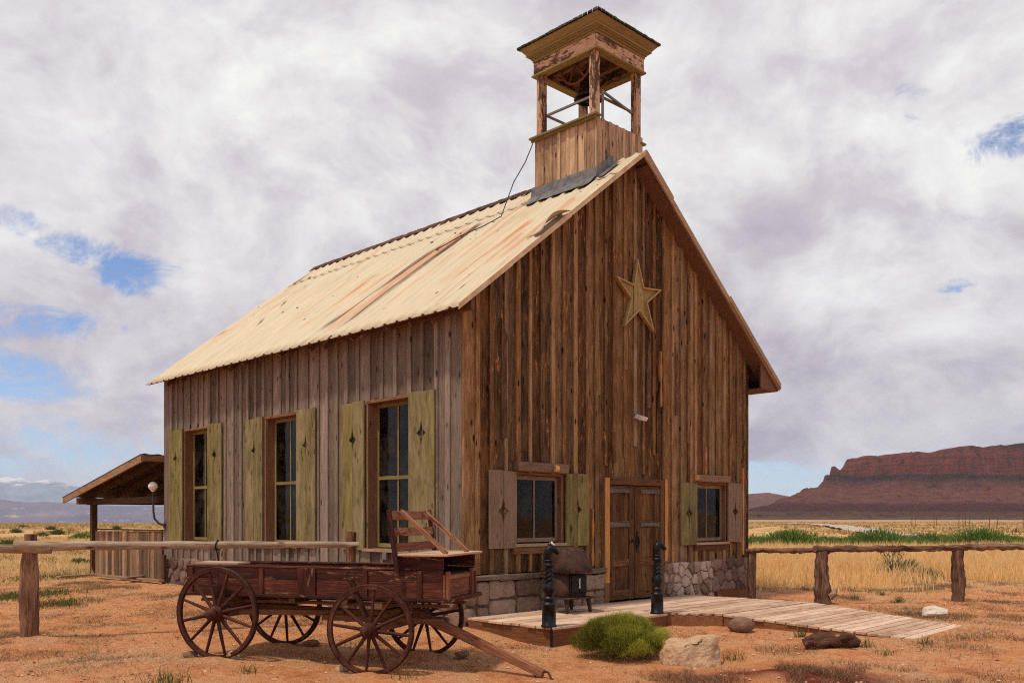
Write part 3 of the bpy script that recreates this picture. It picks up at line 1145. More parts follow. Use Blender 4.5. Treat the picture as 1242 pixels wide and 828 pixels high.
# rust streaks: (along ridge at start, at end, half width, from, to distance down the slope, strength)
RUST = [(3.34, 3.74, .13, 1.7, 4.9, 1.0), (2.88, 3.04, .18, 1.15, 5.1, 1.0), (8.64, 7.91, .035, 1.5, 3.8, .8), (9.95, 9.88, .07, .1, 1.2, .8), (9.9, 10.1, .05, 3.2, 4.9, .6),
        (.30, .42, .018, 4.5, 5.2, 1.0), (7.2, 7.3, .03, .4, 1.2, .6), (6.4, 6.2, .03, 1.0, 2.2, .4)]
GLOW = [(3.05, 3.40, .24, 1.2, 5.1, .85), (4.70, 4.9, .15, 2.5, 4.5, 1.0), (.72, .95, .14, 2.2, 4.3, 1.0), (.1, .2, .16, 1.6, 4.0, .7), (1.5, 1.75, .10, .8, 3.6, .45), (6.9, 6.8, .10, .3, 1.6, .5),
        (2.2, 2.35, .09, 2.4, 5.1, .3), (8.9, 8.6, .10, .8, 3.0, .4), (5.9, 5.9, .08, 2.2, 4.6, .3), (9.6, 9.6, .12, .4, 4.6, .35), (3.9, 4.3, .12, 1.9, 4.4, .6), (1.95, 2.05, .05, .6, 4.9, .6), (5.4, 5.45, .05, .4, 4.9, .5), (6.3, 6.3, .06, 1.2, 4.9, .45), (7.6, 7.6, .05, .5, 4.8, .5), (.45, .5, .07, 2.8, 5.2, .7), (1.2, 1.25, .05, 1.0, 4.4, .6), (8.3, 8.2, .06, .4, 4.6, .5)]
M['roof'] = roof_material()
M['trim_metal'] = simple('cream_trim_metal', (.66, .53, .34), .5, 0, .25, 5, col2=(.52, .36, .2))
SL = math.hypot(1, SLOPE)


def corr(a, per=.305):
    q = (a / per) % 1.0
    # raised rounded rib and flat valley with a small stiffener
    return .030 * math.exp(-((q - .5) / .11) ** 4) + .009 * math.exp(-((q - .02) / .05) ** 2)


def roof_sheet(mb, side, d0, d1, s0, s1, lift, nrow=14, per_n=16, bow=.05, ragged=0.0):
    """side -1 left slope, +1 right; d = horizontal distance from ridge"""
    cols = np.arange(s0, s1 + 1e-6, .305 / per_n)
    v, g = [], []
    nx, nz = SLOPE / SL * side, 1 / SL
    for i in range(nrow + 1):
        for a in cols:
            rr = ragged * noise.noise((a * 2.3, i * .01, 3)) if i == nrow else 0
            d = d0 + (d1 - d0) * i / nrow + rr
            c = corr(a) + lift + bow * math.sin(math.pi * min(1, max(0, d / 4.257))) * .5 + .012 * noise.noise((a * 1.1, d * 1.5, 1))
            z = RIDGE - SLOPE * d
            v.append((W / 2 + side * d + nx * c, a, z + nz * c - .035))
            g.append((d * SL, a, 0))
    n = len(cols)
    f = []
    for i in range(nrow):
        for k in range(n - 1):
            q = (i * n + k, i * n + k + 1, (i + 1) * n + k + 1, (i + 1) * n + k)
            f.append(q if side < 0 else q[::-1])
    n0 = len(mb.G)
    mb.add(v, f, smooth=True, rnd=.5)
    for i, q in enumerate(g):
        mb.G[n0 + i] = q


mb = MB()
DL, DR = W / 2 + EL, W / 2 + ER
roof_sheet(mb, -1, .62, DL, -OV, LEN + .05, .0, ragged=.03)
roof_sheet(mb, -1, .0, .70, -OV + .02, LEN + .03, .014, nrow=6, ragged=.06)
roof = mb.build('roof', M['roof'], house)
so = roof.modifiers.new('thick', 'SOLIDIFY')
so.thickness = .006
mb = MB()
roof_sheet(mb, 1, .0, DR, -OV, LEN + .05, .0, per_n=6)
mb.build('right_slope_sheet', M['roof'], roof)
# folded metal edge along the front rake
mb = MB()
for d0, d1 in ((.0, 1.9), (1.905, 3.2), (3.205, DL)):
    mb.prism([(W / 2 - d0, RIDGE - SLOPE * d0 + .012), (W / 2 - d1, RIDGE - SLOPE * d1 + .012), (W / 2 - d1, RIDGE - SLOPE * d1 - .075), (W / 2 - d0, RIDGE - SLOPE * d0 - .085)], -OV - .012, -OV - .004, grain=0)
mb.build('rake_trim', M['trim_metal'], roof)
# torn sheet curled up on the front edge
mb = MB()
tv, tg, tf = [], [], []
for i in range(9):
    d = 1.95 + .62 * i / 8
    for j in range(6):
        a = -OV - .05 + j * .075
        c = .03 + .15 * math.sin(math.pi * min(1, i / 8 * .9)) * (1 - j / 5) ** 1.5
        tv.append((W / 2 - d - SLOPE / SL * c, a, RIDGE - SLOPE * d + c / SL))
        tg.append((d * SL, a, 0))
for i in range(8):
    for j in range(5):
        tf.append((i * 6 + j, i * 6 + j + 1, (i + 1) * 6 + j + 1, (i + 1) * 6 + j))
mb.add(tv, tf, smooth=True)
for i, q in enumerate(tg):
    mb.G[i] = q
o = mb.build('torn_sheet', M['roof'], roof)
so = o.modifiers.new('thick', 'SOLIDIFY')
so.thickness = .008
# roof boards under the metal, soffits, rafters
mb = MB()
for i in range(24):
    d0 = .02 + i * (DL - .06) / 24
    d1 = d0 + (DL - .06) / 24 - .006
    p = [(W / 2 - d0, RIDGE - SLOPE * d0 - .05), (W / 2 - d1, RIDGE - SLOPE * d1 - .05), (W / 2 - d1, RIDGE - SLOPE * d1 - .075), (W / 2 - d0, RIDGE - SLOPE * d0 - .075)]
    mb.prism(p, -OV + .03, LEN + .02, grain=1)
    d0 = .02 + i * (DR - .04) / 24
    d1 = d0 + (DR - .04) / 24 - .006
    p = [(W / 2 + d0, RIDGE - SLOPE * d0 - .05), (W / 2 + d0, RIDGE - SLOPE * d0 - .075), (W / 2 + d1, RIDGE - SLOPE * d1 - .075), (W / 2 + d1, RIDGE - SLOPE * d1 - .05)]
    mb.prism(p, -OV + .03, LEN + .02, grain=1)
mb.build('roof_boards', M['soffit'], roof)
mb = MB()


def along(d, z_off, side):
    return (W / 2 + side * d, RIDGE - SLOPE * d + z_off)


# right rake board (upper overlapping piece is wider) and left rake strip
for d0, d1, y0, hgt in ((.0, DR, -OV - .0, .13), (.0, .78, -OV - .032, .17)):
    mb.prism([along(d0, .0, 1), along(d0, -hgt, 1), along(d1, -hgt, 1), along(d1, .0, 1)], y0, y0 + .03, rnd=.6, grain=0)
mb.prism([along(DR - 1.9, .012, 1), along(DR - 1.9, -.10, 1), along(DR, -.10, 1), along(DR, .012, 1)], -OV - .030, -OV - .002, rnd=.4, grain=0)
# right eave board and return
mb.box(W + ER - .03, W + ER, -OV + .04, LEN, roofz(W + ER) - .14, roofz(W + ER) - .03)
mb.build('rake_board', M['rake'], roof)
mb = MB()
# sloped soffit on the right, level boxed return at the right eave, left rake backing
mb.prism([along(.1, -.135, 1), along(.1, -.155, 1), along(DR - .05, -.155, 1), along(DR - .05, -.135, 1)][::1], -OV + .032, -.001, grain=0)
mb.prism([(W + .002, roofz(W + ER) - .15), (W + ER - .032, roofz(W + ER) - .15), (W + ER - .032, roofz(W + ER) - .125), (W + .002, roofz(W + ER) - .125)], -OV + .034, LEN, grain=1)
mb.prism([(W + .002, roofz(W + ER) - .12), (W + ER - .06, roofz(W + ER) - .12), (W + .002, roofz(W) - .16)], -OV + .05, -OV + .08, grain=0)
mb.build('soffit', M['soffit'], roof)
for i in range(17):
    mb = MB()
    a = .35 + i * .56 + random.uniform(-.08, .08)
    l = random.uniform(.18, .34)
    mb.bar((-.002, a, roofz(0) - .15), (-l, a + random.uniform(-.05, .05), roofz(-l) - .13 - random.uniform(0, .10)), .035, .07)
    mb.build('rafter_tail', M['soffit'], roof)
# eave ledger board below the sheet edge near the front corner
mb = MB()
mb.box(-.10, -.03, -OV + .05, 3.2, roofz(0) - .31, roofz(0) - .16)
mb.build('eave_board', M['soffit'], roof)
# ridge cap
mb = MB()
pts = []
for side in (-1, 1):
    for i in range(52):
        a = 1.75 + i * (LEN - 1.72) / 52
        b2 = a + (LEN - 1.72) / 52
        j = random.uniform(-.006, .012)
        mb.prism([along(.0, .045 + j, side), along(.13, .03 + j, side), along(.13, .018 + j, side), along(.0, .032 + j, side)][::side], a, b2 - .012, grain=1)
mb.build('ridge_cap', M['charred'], roof)

# ------------------------------------------------------------------ belfry
BT0, BT1, BS0, BS1 = 3.223, 4.527, .227, 1.689
BTOP = 8.475
bel = MB()


def belfry_boards(mb, a0, a1, zf, fm, sgn):
    mb.M = fm
    n = 7
    w = (a1 - a0) / n
    for i in range(n):
        l, r = a0 + i * w, a0 + (i + 1) * w
        dy = random.uniform(-.006, .006)
        mb.prism([(l + .002, zf(l)), (r - .002, zf(r)), (r - .002, BTOP), (l + .002, BTOP)], dy, .03 + dy)
        if i:
            mb.prism([(l - .03, zf(l - .03)), (l + .03, zf(l + .03)), (l + .03, BTOP), (l - .03, BTOP)], dy - .018, dy + .001)


lowz = roofz(BT0) - .15
belfry_boards(bel, BS0 + .03, BS1, lambda a: lowz, Matrix.Translation((BT0, 0, 0)) @ SIDEM, -1)
belfry_boards(bel, BT0, BT1, lambda a: roofz(a) - .1, Matrix.Translation((0, BS0, 0)), 1)
belfry_boards(bel, BT0 + .03, BT1 - .03, lambda a: roofz(a) - .1, Matrix.Translation((0, BS1, 0)) @ Matrix(((1, 0, 0, 0), (0, -1, 0, 0), (0, 0, 1, 0), (0, 0, 0, 1))), 1)
belfry_boards(bel, BS0 + .03, BS1, lambda a: lowz, Matrix.Translation((BT1, 0, 0)) @ Matrix(((0, -1, 0, 0), (1, 0, 0, 0), (0, 0, 1, 0), (0, 0, 0, 1))), 1)
bel.M = FM
bel.prism([(BT0 - .012, roofz(BT0) - .1), (BT0 + .075, roofz(BT0 + .075) - .1), (BT0 + .075, BTOP - .01), (BT0 - .012, BTOP - .01)], BS0 - .03, BS0 - .001, rnd=.35)
belfry = bel.build('belfry', M['belfry'], house)
mb = MB()
mb.box(BT0 - .10, BT0 + .07, BS0 - .06, BS1 + .06, BTOP + .001, BTOP + .035)
mb.box(BT0 - .06, BT0 - .02, BS0 - .04, BS1 + .04, BTOP - .04, BTOP)
mb.box(BT1 - .06, BT1 + .08, BS0 - .02, BS1 + .06, BTOP - .12, BTOP - .09)
mb.build('base_trim', M['olive_trim'], belfry)
mb = MB()
mb.box(BT0 + .05, BT1 - .05, BS0 + .05, BS1 - .05, BTOP - .25, BTOP - .2)
mb.build('belfry_floor', M['soffit'], belfry)
PB, PT = BTOP - .2, 9.66
pw = .135
for t in (BT0 + .01, BT1 - pw - .01):
    for s in (BS0 + .032, BS1 - pw - .032):
        p = MB()
        p.box(t, t + pw, s, s + pw, PB, PT + .02, jit=.003)
        p.build('belfry_post', M['peel'], belfry, bevel=.006)
# frieze ring with trim
mb = MB()
o2 = .015
mb.box(BT0 - o2, BT1 + o2, BS0 - o2, BS0 + .03, PT, 9.96, grain=0)
mb.box(BT0 - o2, BT0 + .03, BS0 + .031, BS1 + o2, PT, 9.96, grain=1)
mb.box(BT0 + .031, BT1 + o2, BS1 - .03, BS1 + o2, PT, 9.96, grain=0)
mb.box(BT1 - .03, BT1 + o2, BS0 + .031, BS1 - .031, PT, 9.96, grain=1)
mb.build('frieze', M['peel'], belfry)
mb = MB()
o3 = .045
z0, z1 = PT - .03, PT + .005
mb.box(BT0 - o3, BT1 + o3, BS0 - o3, BS0 + .12, z0, z1 - .006)
mb.box(BT0 - o3, BT0 + .12, BS0 + .121, BS1 + o3, z0, z1 - .006)
mb.box(BT0 + .121, BT1 + o3, BS1 - .12, BS1 + o3, z0, z1 - .006)
mb.box(BT1 - .12, BT1 + o3, BS0 + .121, BS1 - .121, z0, z1 - .006)
mb.build('frieze_trim', M['cornice'], belfry)
mb = MB()
for k, (oo, z0, z1) in enumerate(((.03, 9.90, 9.945), (.055, 9.946, 9.975), (.085, 9.976, 9.998), (.115, 9.999, 10.035))):
    mb.box(BT0 - oo, BT1 + oo, BS0 - oo, BS1 + oo, z0, z1, grain=0, rnd=.3 + .15 * k)
# sloping crown mould
a0, a1, b0, b1 = BT0, BT1, BS0, BS1
lo, hi = .12, .20
v = [(a0 - lo, b0 - lo, 10.036), (a1 + lo, b0 - lo, 10.036), (a1 + lo, b1 + lo, 10.036), (a0 - lo, b1 + lo, 10.036),
     (a0 - hi, b0 - hi, 10.125), (a1 + hi, b0 - hi, 10.125), (a1 + hi, b1 + hi, 10.125), (a0 - hi, b1 + hi, 10.125)]
for i in range(4):
    j = (i + 1) % 4
    mb.add([v[i], v[j], v[4 + j], v[4 + i]], [(0, 1, 2, 3)], grain=0 if i % 2 == 0 else 1)
mb.box(a0 - hi, a1 + hi, b0 - hi, b1 + hi, 10.126, 10.138, grain=0)
mb.build('cornice', M['cornice'], belfry)
mb = MB()
ap = ((a0 + a1) / 2, (b0 + b1) / 2, 10.52)
hh = .225
cor = [(a0 - hh, b0 - hh), (a1 + hh, b0 - hh), (a1 + hh, b1 + hh), (a0 - hh, b1 + hh)]
for i in range(4):
    p, q = cor[i], cor[(i + 1) % 4]
    for row in range(6):
        f0, f1 = row / 6, (row + 1.15) / 6
        n = max(3, int(17 * (1 - row / 6)))
        for k in range(n):
            u0, u1 = k / n + .004, (k + 1) / n - .004
            f0j = f0 - random.uniform(0, .02) if row == 0 else f0

            def pt(u, f_, dz):
                f_ = min(f_, 1)
                x = (p[0] + (q[0] - p[0]) * u) * (1 - f_) + ap[0] * f_
                y = (p[1] + (q[1] - p[1]) * u) * (1 - f_) + ap[1] * f_
                return (x, y, 10.139 + (ap[2] - 10.139) * f_ + dz)
            dz = .03 + random.uniform(0, .012)
            v = [pt(u0, f0j, .001), pt(u1, f0j, .001), pt(u1, f0j, dz), pt(u0, f0j, dz), pt(u1, f1, .004), pt(u0, f1, .004)]
            mb.add(v, [(0, 1, 2, 3), (3, 2, 4, 5), (1, 4, 2), (0, 3, 5)])
mb.build('shingle_roof', M['shingle'], belfry)
mb = MB()
mb.box(BT0 + .032, BT1 - .032, BS0 + .032, BS1 - .032, 9.88, 9.899)
for t in (BT0 + .33, BT1 - .42):
    mb.box(t, t + .09, BS0 + .034, BS1 - .034, 9.72, 9.879)
mb.build('belfry_ceiling', M['soffit'], belfry)
# railing bars
mb = MB()
ri = .17
zr = BTOP + .44
r0, r1, q0, q1 = BT0 + ri, BT1 - .08, BS0 + .14, BS1 - ri
w = .035
mb.box(r0, r1, q0 - w, q0, zr, zr + w)
mb.box(r0 - w, r0, q0 - w, q1, zr + .001, zr + w + .001)
mb.box(r0, r1, q1, q1 + w, zr, zr + w)
mb.box(r0, r0 + w, q0 + .001, q0 + w, BTOP - .2, zr)
mb.box(BT0 + .19, BT0 + .225, BS0 + .01, BS0 + .045, BTOP - .2, BTOP + .52)
mb.bar((BT0 + .2, BS0 + .03, BTOP + .50), (BT1 - .08, BS0 + .12, BTOP + .42), .035, .035)
mb.build('railing', M['grey_metal'], belfry)
# flashing round the base
mb = MB()
zf = roofz(BT0)
for i in range(10):
    a = BS0 - .06 + i * (BS1 - BS0 + .10) / 10
    b2 = a + (BS1 - BS0 + .10) / 10 + .002
    dz = random.uniform(-.012, .012)
    mb.add([(BT0 - .036, a, zf + .20 + dz), (BT0 - .036, b2, zf + .20 + dz), (BT0 - .06, b2, zf + .03), (BT0 - .06, a, zf + .03),
            (BT0 - .26, b2, roofz(BT0 - .26) + .042 + dz), (BT0 - .26, a, roofz(BT0 - .26) + .042 - dz)], [(3, 2, 1, 0), (5, 4, 2, 3)], rnd=.5)
for l, r in ((BT0 - .06, BT0 + .26), (BT0 + .262, BT0 + .42)):
    k = 0 if l < BT0 else .03
    mb.add([(l, BS0 - .05 - k * .2, roofz(l) + .035), (r, BS0 - .05, roofz(r) + .035), (r, BS0 - .036, roofz(r) + .20 - k), (l, BS0 - .036, roofz(l) + .20 + k)], [(0, 1, 2, 3)], rnd=.5)
    mb.add([(l, BS0 - .20, roofz(l) + .036), (r, BS0 - .20, roofz(r) + .036), (r, BS0 - .05, roofz(r) + .036), (l, BS0 - .05, roofz(l) + .036)], [(0, 1, 2, 3)], rnd=.5)
o = mb.build('flashing', M['flash'], belfry)
so = o.modifiers.new('thick', 'SOLIDIFY')
so.thickness = .005
# cable from the belfry down the roof
mb = MB()
cp = [(BT0 - .03, BS1 + .02, BTOP - .05), (BT0 - .10, BS1 + .15, 8.1), (BT0 - .22, BS1 + .33, 7.75), (BT0 - .42, BS1 + .45, roofz(BT0 - .42) + .04),
      (BT0 - .62, BS1 + .70, roofz(BT0 - .62) + .035), (BT0 - .75, BS1 + 1.2, roofz(BT0 - .75) + .035), (BT0 - 1.1, BS1 + 1.5, roofz(BT0 - 1.1) + .035)]
mb.tube(cp, .010, n=6)
mb.build('cable', M['cable'], belfry)

# bell
bell = empty('bell', bw((BT0 + BT1) / 2, -(BS0 + BS1) / 2, 9.2), ANG)
tag(bell, 'dark bronze bell hanging inside the open belfry', 'bell')
mb = MB()
mb.lathe([(.0, .52), (.07, .52), (.12, .48), (.15, .36), (.17, .2), (.21, .08), (.27, .0), (.255, -.01), (.19, .08), (.15, .2), (.13, .36), (.0, .44)], 28)
mb.build('bell_body', M['bronze'], bell)
mb = MB()
mb.box(-.30, .30, -.05, .05, .53, .62)
mb.box(-.62, -.30, -.02, .02, .56, .60)
mb.box(.30, .62, -.02, .02, .56, .60)
mb.build('yoke', M['charred'], bell)
mb = MB()
mb.tube([(-.33, .36 * math.cos(q), .55 + .36 * math.sin(q)) for q in np.linspace(0, 2 * math.pi, 33)], .022, n=6)
for q in range(3):
    c, s = math.cos(q * math.pi / 3), math.sin(q * math.pi / 3)
    mb.bar((-.33, -.36 * c, .55 - .36 * s), (-.33, .36 * c, .55 + .36 * s), .02, .03, up=(1, 0, 0))
mb.build('bell_wheel', M['deck_side'], bell)
mb = MB()
mb.lathe([(.0, -.06), (.03, -.05), (.035, -.02), (.02, .02), (.012, .3), (0, .3)], 12)
mb.build('clapper', M['iron'], bell)

# ------------------------------------------------------------------ star and floodlight on the gable
star = empty('wooden_star', bw(4.0, .035, 5.45), ANG)
tag(star, 'large weathered wooden five-pointed star fixed high on the gable', 'star')
tips = [(-.045, .66), (.65, .235), (.43, -.55), (-.41, -.565), (-.64, .25)]
inn = []
for i in range(5):
    p, q = tips[i], tips[(i + 1) % 5]
    mx, mz = (p[0] + q[0]) / 2, (p[1] + q[1]) / 2
    inn.append((mx * .43, mz * .43))
outl = []
for i in range(5):
    outl += [tips[i], inn[i]]
mb = MB()
ins = [(p[0] * .9, p[1] * .9) for p in outl]
# board field, split in three vertical boards


def clip_poly(poly, x0, x1):
    p = clip(poly, -1, 0, -x0)
    return clip(p, 1, 0, x1) if p else p


for x0, x1, y in ((-.7, -.12, -.03), (-.118, .13, -.044), (.132, .7, -.03)):
    # clip the concave star by triangles around the centre
    for i in range(10):
        t = [(0, 0), ins[i], ins[(i + 1) % 10]]
        c = clip_poly(t, x0, x1)
        if len(c) >= 3:
            n = len(c)
            mb.add([(q[0], y, q[1]) for q in c], [tuple(range(n))[::-1]], gco=[(q[0], 0, q[1]) for q in c], rnd=.4 if x0 < -.5 else (.65 if x0 < 0 else .3))
mb.prism(outl[::-1], -.028, .0, rnd=.3)
mb.build('star_board', M['star'], star)
mb = MB()
for i in range(10):
    p, q = outl[i], outl[(i + 1) % 10]
    pi, qi = (p[0] * .86, p[1] * .86), (q[0] * .86, q[1] * .86)
    poly = [p, q, qi, pi]
    mb.prism(poly[::-1] if False else poly, -.075, -.022, rnd=random.uniform(.3, .8), grain=0)
mb.build('star_edging', M['star_edge'], star)

fl = empty('floodlight', bw(4.0, .02, 3.37), ANG)
tag(fl, 'small white floodlight fixed to the gable planks above the door', 'floodlight')
mb = MB()
mb.box(-.05, .06, -.02, .0, -.05, .05)
mb.build('bracket', M['outlet'], fl)
mb = MB()
mb.M = Matrix.Rotation(R(20), 4, 'X')
mb.prism([(-.10, -.02), (.10, -.03), (.12, .04), (-.08, .05)], -.19, -.04)
mb.build('lamp_housing', M['white_paint'], fl, bevel=.01)

# ------------------------------------------------------------------ deck, landing and ramp
DZ = .17
deck = empty('wooden_deck', bw(0, 0, 0), ANG)
tag(deck, 'weathered plank deck with a ramp in front of the schoolhouse door', 'deck')
mb = MB()
y = -.12
while y > -1.82:
    w = random.uniform(.14, .17)
    x = -.05 + random.uniform(-.02, .02)
    brk = random.uniform(.8, 2.0)
    for l, r in ((x, x + brk), (x + brk + .004, 2.48 + random.uniform(-.02, .02))):
        mb.box(l, r, y - w + .008, y, DZ - .035, DZ + random.uniform(-.004, .004), grain=0)
    y -= w
d = mb.build('deck_boards', M['deck'], deck, bevel=.004)
dl = y
mb = MB()
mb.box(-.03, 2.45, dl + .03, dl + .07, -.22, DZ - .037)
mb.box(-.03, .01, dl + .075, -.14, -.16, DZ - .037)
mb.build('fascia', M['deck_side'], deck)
mb = MB()
mb.box(-.06, -.035, dl + .02, dl + .045, -.25, DZ - .01)
mb.build('iron_stake', M['iron'], deck)
# landing: boards across, then the ramp
A = [(2.5, -1.76), (3.0, -2.50), (5.72, -2.30), (5.5, -.10)]


def lerp(p, q, t):
    return (p[0] + (q[0] - p[0]) * t, p[1] + (q[1] - p[1]) * t)


mb = MB()
n = 16
for i in range(n):
    f0, f1 = i / n + .003, (i + 1) / n - .003
    yb, yf = -.10, -2.42
    ya, yc = yb + (yf - yb) * f0, yb + (yf - yb) * f1
    x0 = 2.49 if yc > -1.72 else 2.49 + (-1.72 - yc) * .72
    x1 = 5.52 + .2 * f0
    zz = DZ + random.uniform(-.004, .004)
    brk = random.uniform(3.2, 4.9)
    for l, r in ((x0, brk), (brk + .004, x1 + random.uniform(-.02, .02))):
        mb.box(l, r, yc, ya, DZ - .035, zz, grain=0)
mb.build('landing_boards', M['deck'], deck, bevel=.004)
mb = MB()
n = 17
for i in range(n):
    f0, f1 = i / n + random.uniform(.002, .0055), (i + 1) / n - random.uniform(.002, .0055)
    ra, rb = (2.98, -2.43), (3.46, -5.07)
    qa, qb = (5.73, -2.43), (5.46, -4.95)
    z0, z1 = DZ - .004 - f0 * .16, DZ - .004 - f1 * .16
    j0, j1 = random.uniform(-.03, .03), random.uniform(-.03, .03)
    p0, p1, p2, p3 = lerp(ra, rb, f0), lerp(ra, rb, f1), lerp(qa, qb, f1), lerp(qa, qb, f0)
    v = []
    for zo in (-.035, 0):
        v += [(p0[0] + j0, p0[1], z0 + zo), (p1[0] + j0, p1[1], z1 + zo), (p2[0] + j1, p2[1], z1 + zo), (p3[0] + j1, p3[1], z0 + zo)]
    mb.add(v, [(3, 2, 1, 0), (4, 5, 6, 7), (0, 1, 5, 4), (1, 2, 6, 5), (2, 3, 7, 6), (3, 0, 4, 7)], grain=0)
mb.build('ramp_boards', M['deck'], deck, bevel=.004)
mb = MB()


def edge(p, q, z0, z1, zb0, zb1):
    d_ = Vector((q[0] - p[0], q[1] - p[1], 0)).normalized()
    nn = Vector((d_.y, -d_.x, 0)) * .03
    v = []
    for (a, b) in ((p, (z0, zb0)), (q, (z1, zb1))):
        for zz in b:
            v += [(a[0], a[1], zz), (a[0] - nn.x, a[1] - nn.y, zz)]
    mb.add(v, [(0, 4, 6, 2), (1, 3, 7, 5), (0, 1, 5, 4), (2, 6, 7, 3), (0, 2, 3, 1), (4, 5, 7, 6)], grain=0)


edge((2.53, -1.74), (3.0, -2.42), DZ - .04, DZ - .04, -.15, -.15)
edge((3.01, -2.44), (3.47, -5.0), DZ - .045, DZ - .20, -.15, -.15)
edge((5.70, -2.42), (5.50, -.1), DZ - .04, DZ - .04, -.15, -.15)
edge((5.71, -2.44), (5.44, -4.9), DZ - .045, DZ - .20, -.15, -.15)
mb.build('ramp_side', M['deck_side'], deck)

# ------------------------------------------------------------------ stove on the deck
st = empty('iron_stove', bw(1.58, .62, DZ), ANG + R(-4))
tag(st, 'rusty dark iron stove with a hooded top standing on the deck', 'stove')


def frustum(mb, z0, z1, x0, x1, y0, y1, X0, X1, Y0, Y1, **kw):
    v = [(x0, y0, z0), (x1, y0, z0), (x1, y1, z0), (x0, y1, z0), (X0, Y0, z1), (X1, Y0, z1), (X1, Y1, z1), (X0, Y1, z1)]
    mb.add(v, [(3, 2, 1, 0), (4, 5, 6, 7), (0, 1, 5, 4), (1, 2, 6, 5), (2, 3, 7, 6), (3, 0, 4, 7)], **kw)


mb = MB()


def oval_loft(mb, rings, n=36, p=3.2):
    v, f = [], []
    for (z, rx, ry, oy) in rings:
        for k in range(n):
            th = 2 * math.pi * k / n
            c, s_ = math.cos(th), math.sin(th)
            v.append((rx * math.copysign(abs(c) ** (2 / p), c), oy + ry * math.copysign(abs(s_) ** (2 / p), s_), z))
    for i in range(len(rings) - 1):
        for k in range(n):
            k2 = (k + 1) % n
            f.append((i * n + k, i * n + k2, (i + 1) * n + k2, (i + 1) * n + k))
    f.append(tuple(range(n - 1, -1, -1)))
    m_ = (len(rings) - 1) * n
    f.append(tuple(range(m_, m_ + n)))
    mb.add(v, f, smooth=True)


oval_loft(mb, [(.24, .245, .205, 0), (.26, .25, .21, 0), (.61, .245, .205, 0)])
mb.box(-.29, .29, -.31, .21, .215, .239)
mb.build('firebox', M['stove'], st)
mb = MB()
oval_loft(mb, [(.60, .285, .285, -.06), (.612, .295, .295, -.06), (.70, .285, .27, -.045), (.85, .262, .23, -.01), (.93, .245, .20, .01), (.965, .22, .17, .02), (.985, .16, .12, .02), (.99, .05, .04, .02)], p=2.8)
mb.build('hood', M['stove'], st)
mb = MB()
mb.box(-.17, .17, -.222, -.20, .28, .57)
mb.box(-.15, -.01, -.232, -.2225, .30, .55)
mb.box(.01, .15, -.232, -.2225, .30, .55)
dr = mb.build('stove_door', M['iron'], st, bevel=.005)
mb = MB()
mb.box(-.008, .014, -.243, -.2325, .37, .52)
mb.build('latch', M['white_paint'], dr)
for x, y in ((-.22, -.2), (.22, -.2), (-.22, .17), (.22, .17)):
    mb = MB()
    mb.bar((x, y, .214), (x * 1.12, y * 1.12, 0), .055, .05, w2=.035, h2=.035, up=(0, 1, 0))
    mb.build('leg', M['stove'], st)

# ------------------------------------------------------------------ horse-head hitching posts


def hitching_post(loc, rz, label):
    r = empty('hitching_post', loc, rz)
    tag(r, label, 'hitching post', 'black horse-head hitching posts on the deck edge')
    mb = MB()
    mb.lathe([(.0, 0), (.105, 0), (.105, .02), (.092, .03), (.092, .27), (.098, .275), (.098, .30), (.075, .315), (.07, .335), (.085, .36), (.085, .375), (.055, .40)], 20)
    mb.build('post_base', M['iron'], r)
    mb = MB()
    mb.lathe([(.055, .40), (.062, .43), (.085, .47), (.088, .52), (.07, .55), (.066, .57)], 20)
    # twisted shaft
    v, f = [], []
    n, m_ = 20, 26
    for i in range(m_ + 1):
        z = .57 + .21 * i / m_
        for k in range(n):
            th = 2 * math.pi * k / n
            rr = (.060 - .008 * i / m_) * (1 + .16 * math.cos(4 * (th - i * .22)))
            v.append((rr * math.cos(th), rr * math.sin(th), z))
    for i in range(m_):
        for k in range(n):
            k2 = (k + 1) % n
            f.append((i * n + k, i * n + k2, (i + 1) * n + k2, (i + 1) * n + k))
    mb.add(v, f, smooth=True)
    mb.lathe([(.052, .78), (.075, .79), (.078, .815), (.06, .83), (.056, .85), (.07, .86), (.07, .875), (.05, .885)], 20)
    mb.build('shaft', M['iron'], r)
    mb = MB()
    # arched neck, head tucked down towards +x
    mb.tube([(.0, 0, .87), (-.012, 0, .92), (-.012, 0, .97), (.004, 0, 1.01), (.034, 0, 1.03), (.068, 0, 1.012), (.098, 0, .982), (.122, 0, .958), (.130, 0, .950)],
            [.055, .064, .068, .066, .060, .050, .040, .036, .024], n=14, sq=.85)
    hd = mb.build('horse_head', M['iron'], r)
    for s in (-1, 1):
        mb = MB()
        mb.tube([(.012, s * .030, 1.06), (.008, s * .036, 1.085), (.012, s * .034, 1.11)], [.017, .014, .003], n=6)
        mb.build('ear', M['iron'], hd)
    mb = MB()
    for i in range(9):
        t = i / 8
        x, z = -.045 + .05 * t ** 2, .90 + .15 * t
        mb.tube([(x + .01, 0, z + .015), (x - .014, 0, z + .01), (x - .02, 0, z - .02)], [.018, .016, .005], n=6)
    mb.build('mane', M['iron'], hd)
    for s in (-1, 1):
        mb = MB()
        mb.lathe([(.0, .011), (.009, .008), (.012, 0), (0, -.006)], 8, (.058, s * .040, 1.028), 'z')
        mb.build('eye', M['iron'], hd)
    return r


p1 = hitching_post(bw(-.0, 1.70, DZ), ANG - R(30), 'black horse-head hitching post on the deck corner beside the stove, white-topped')
p2 = hitching_post(bw(2.36, 1.70, DZ), ANG - R(30), 'black horse-head hitching post standing before the double door')
# pale worn patch on the head of the first one
mb = MB()
mb.tube([(.01, 0, 1.078), (.035, 0, 1.094), (.066, 0, 1.066)], [.02, .028, .018], n=10, sq=.9)
mb.build('pale_crest', M['white_paint'], [c for c in p1.children if c.name.startswith('horse_head')][0])

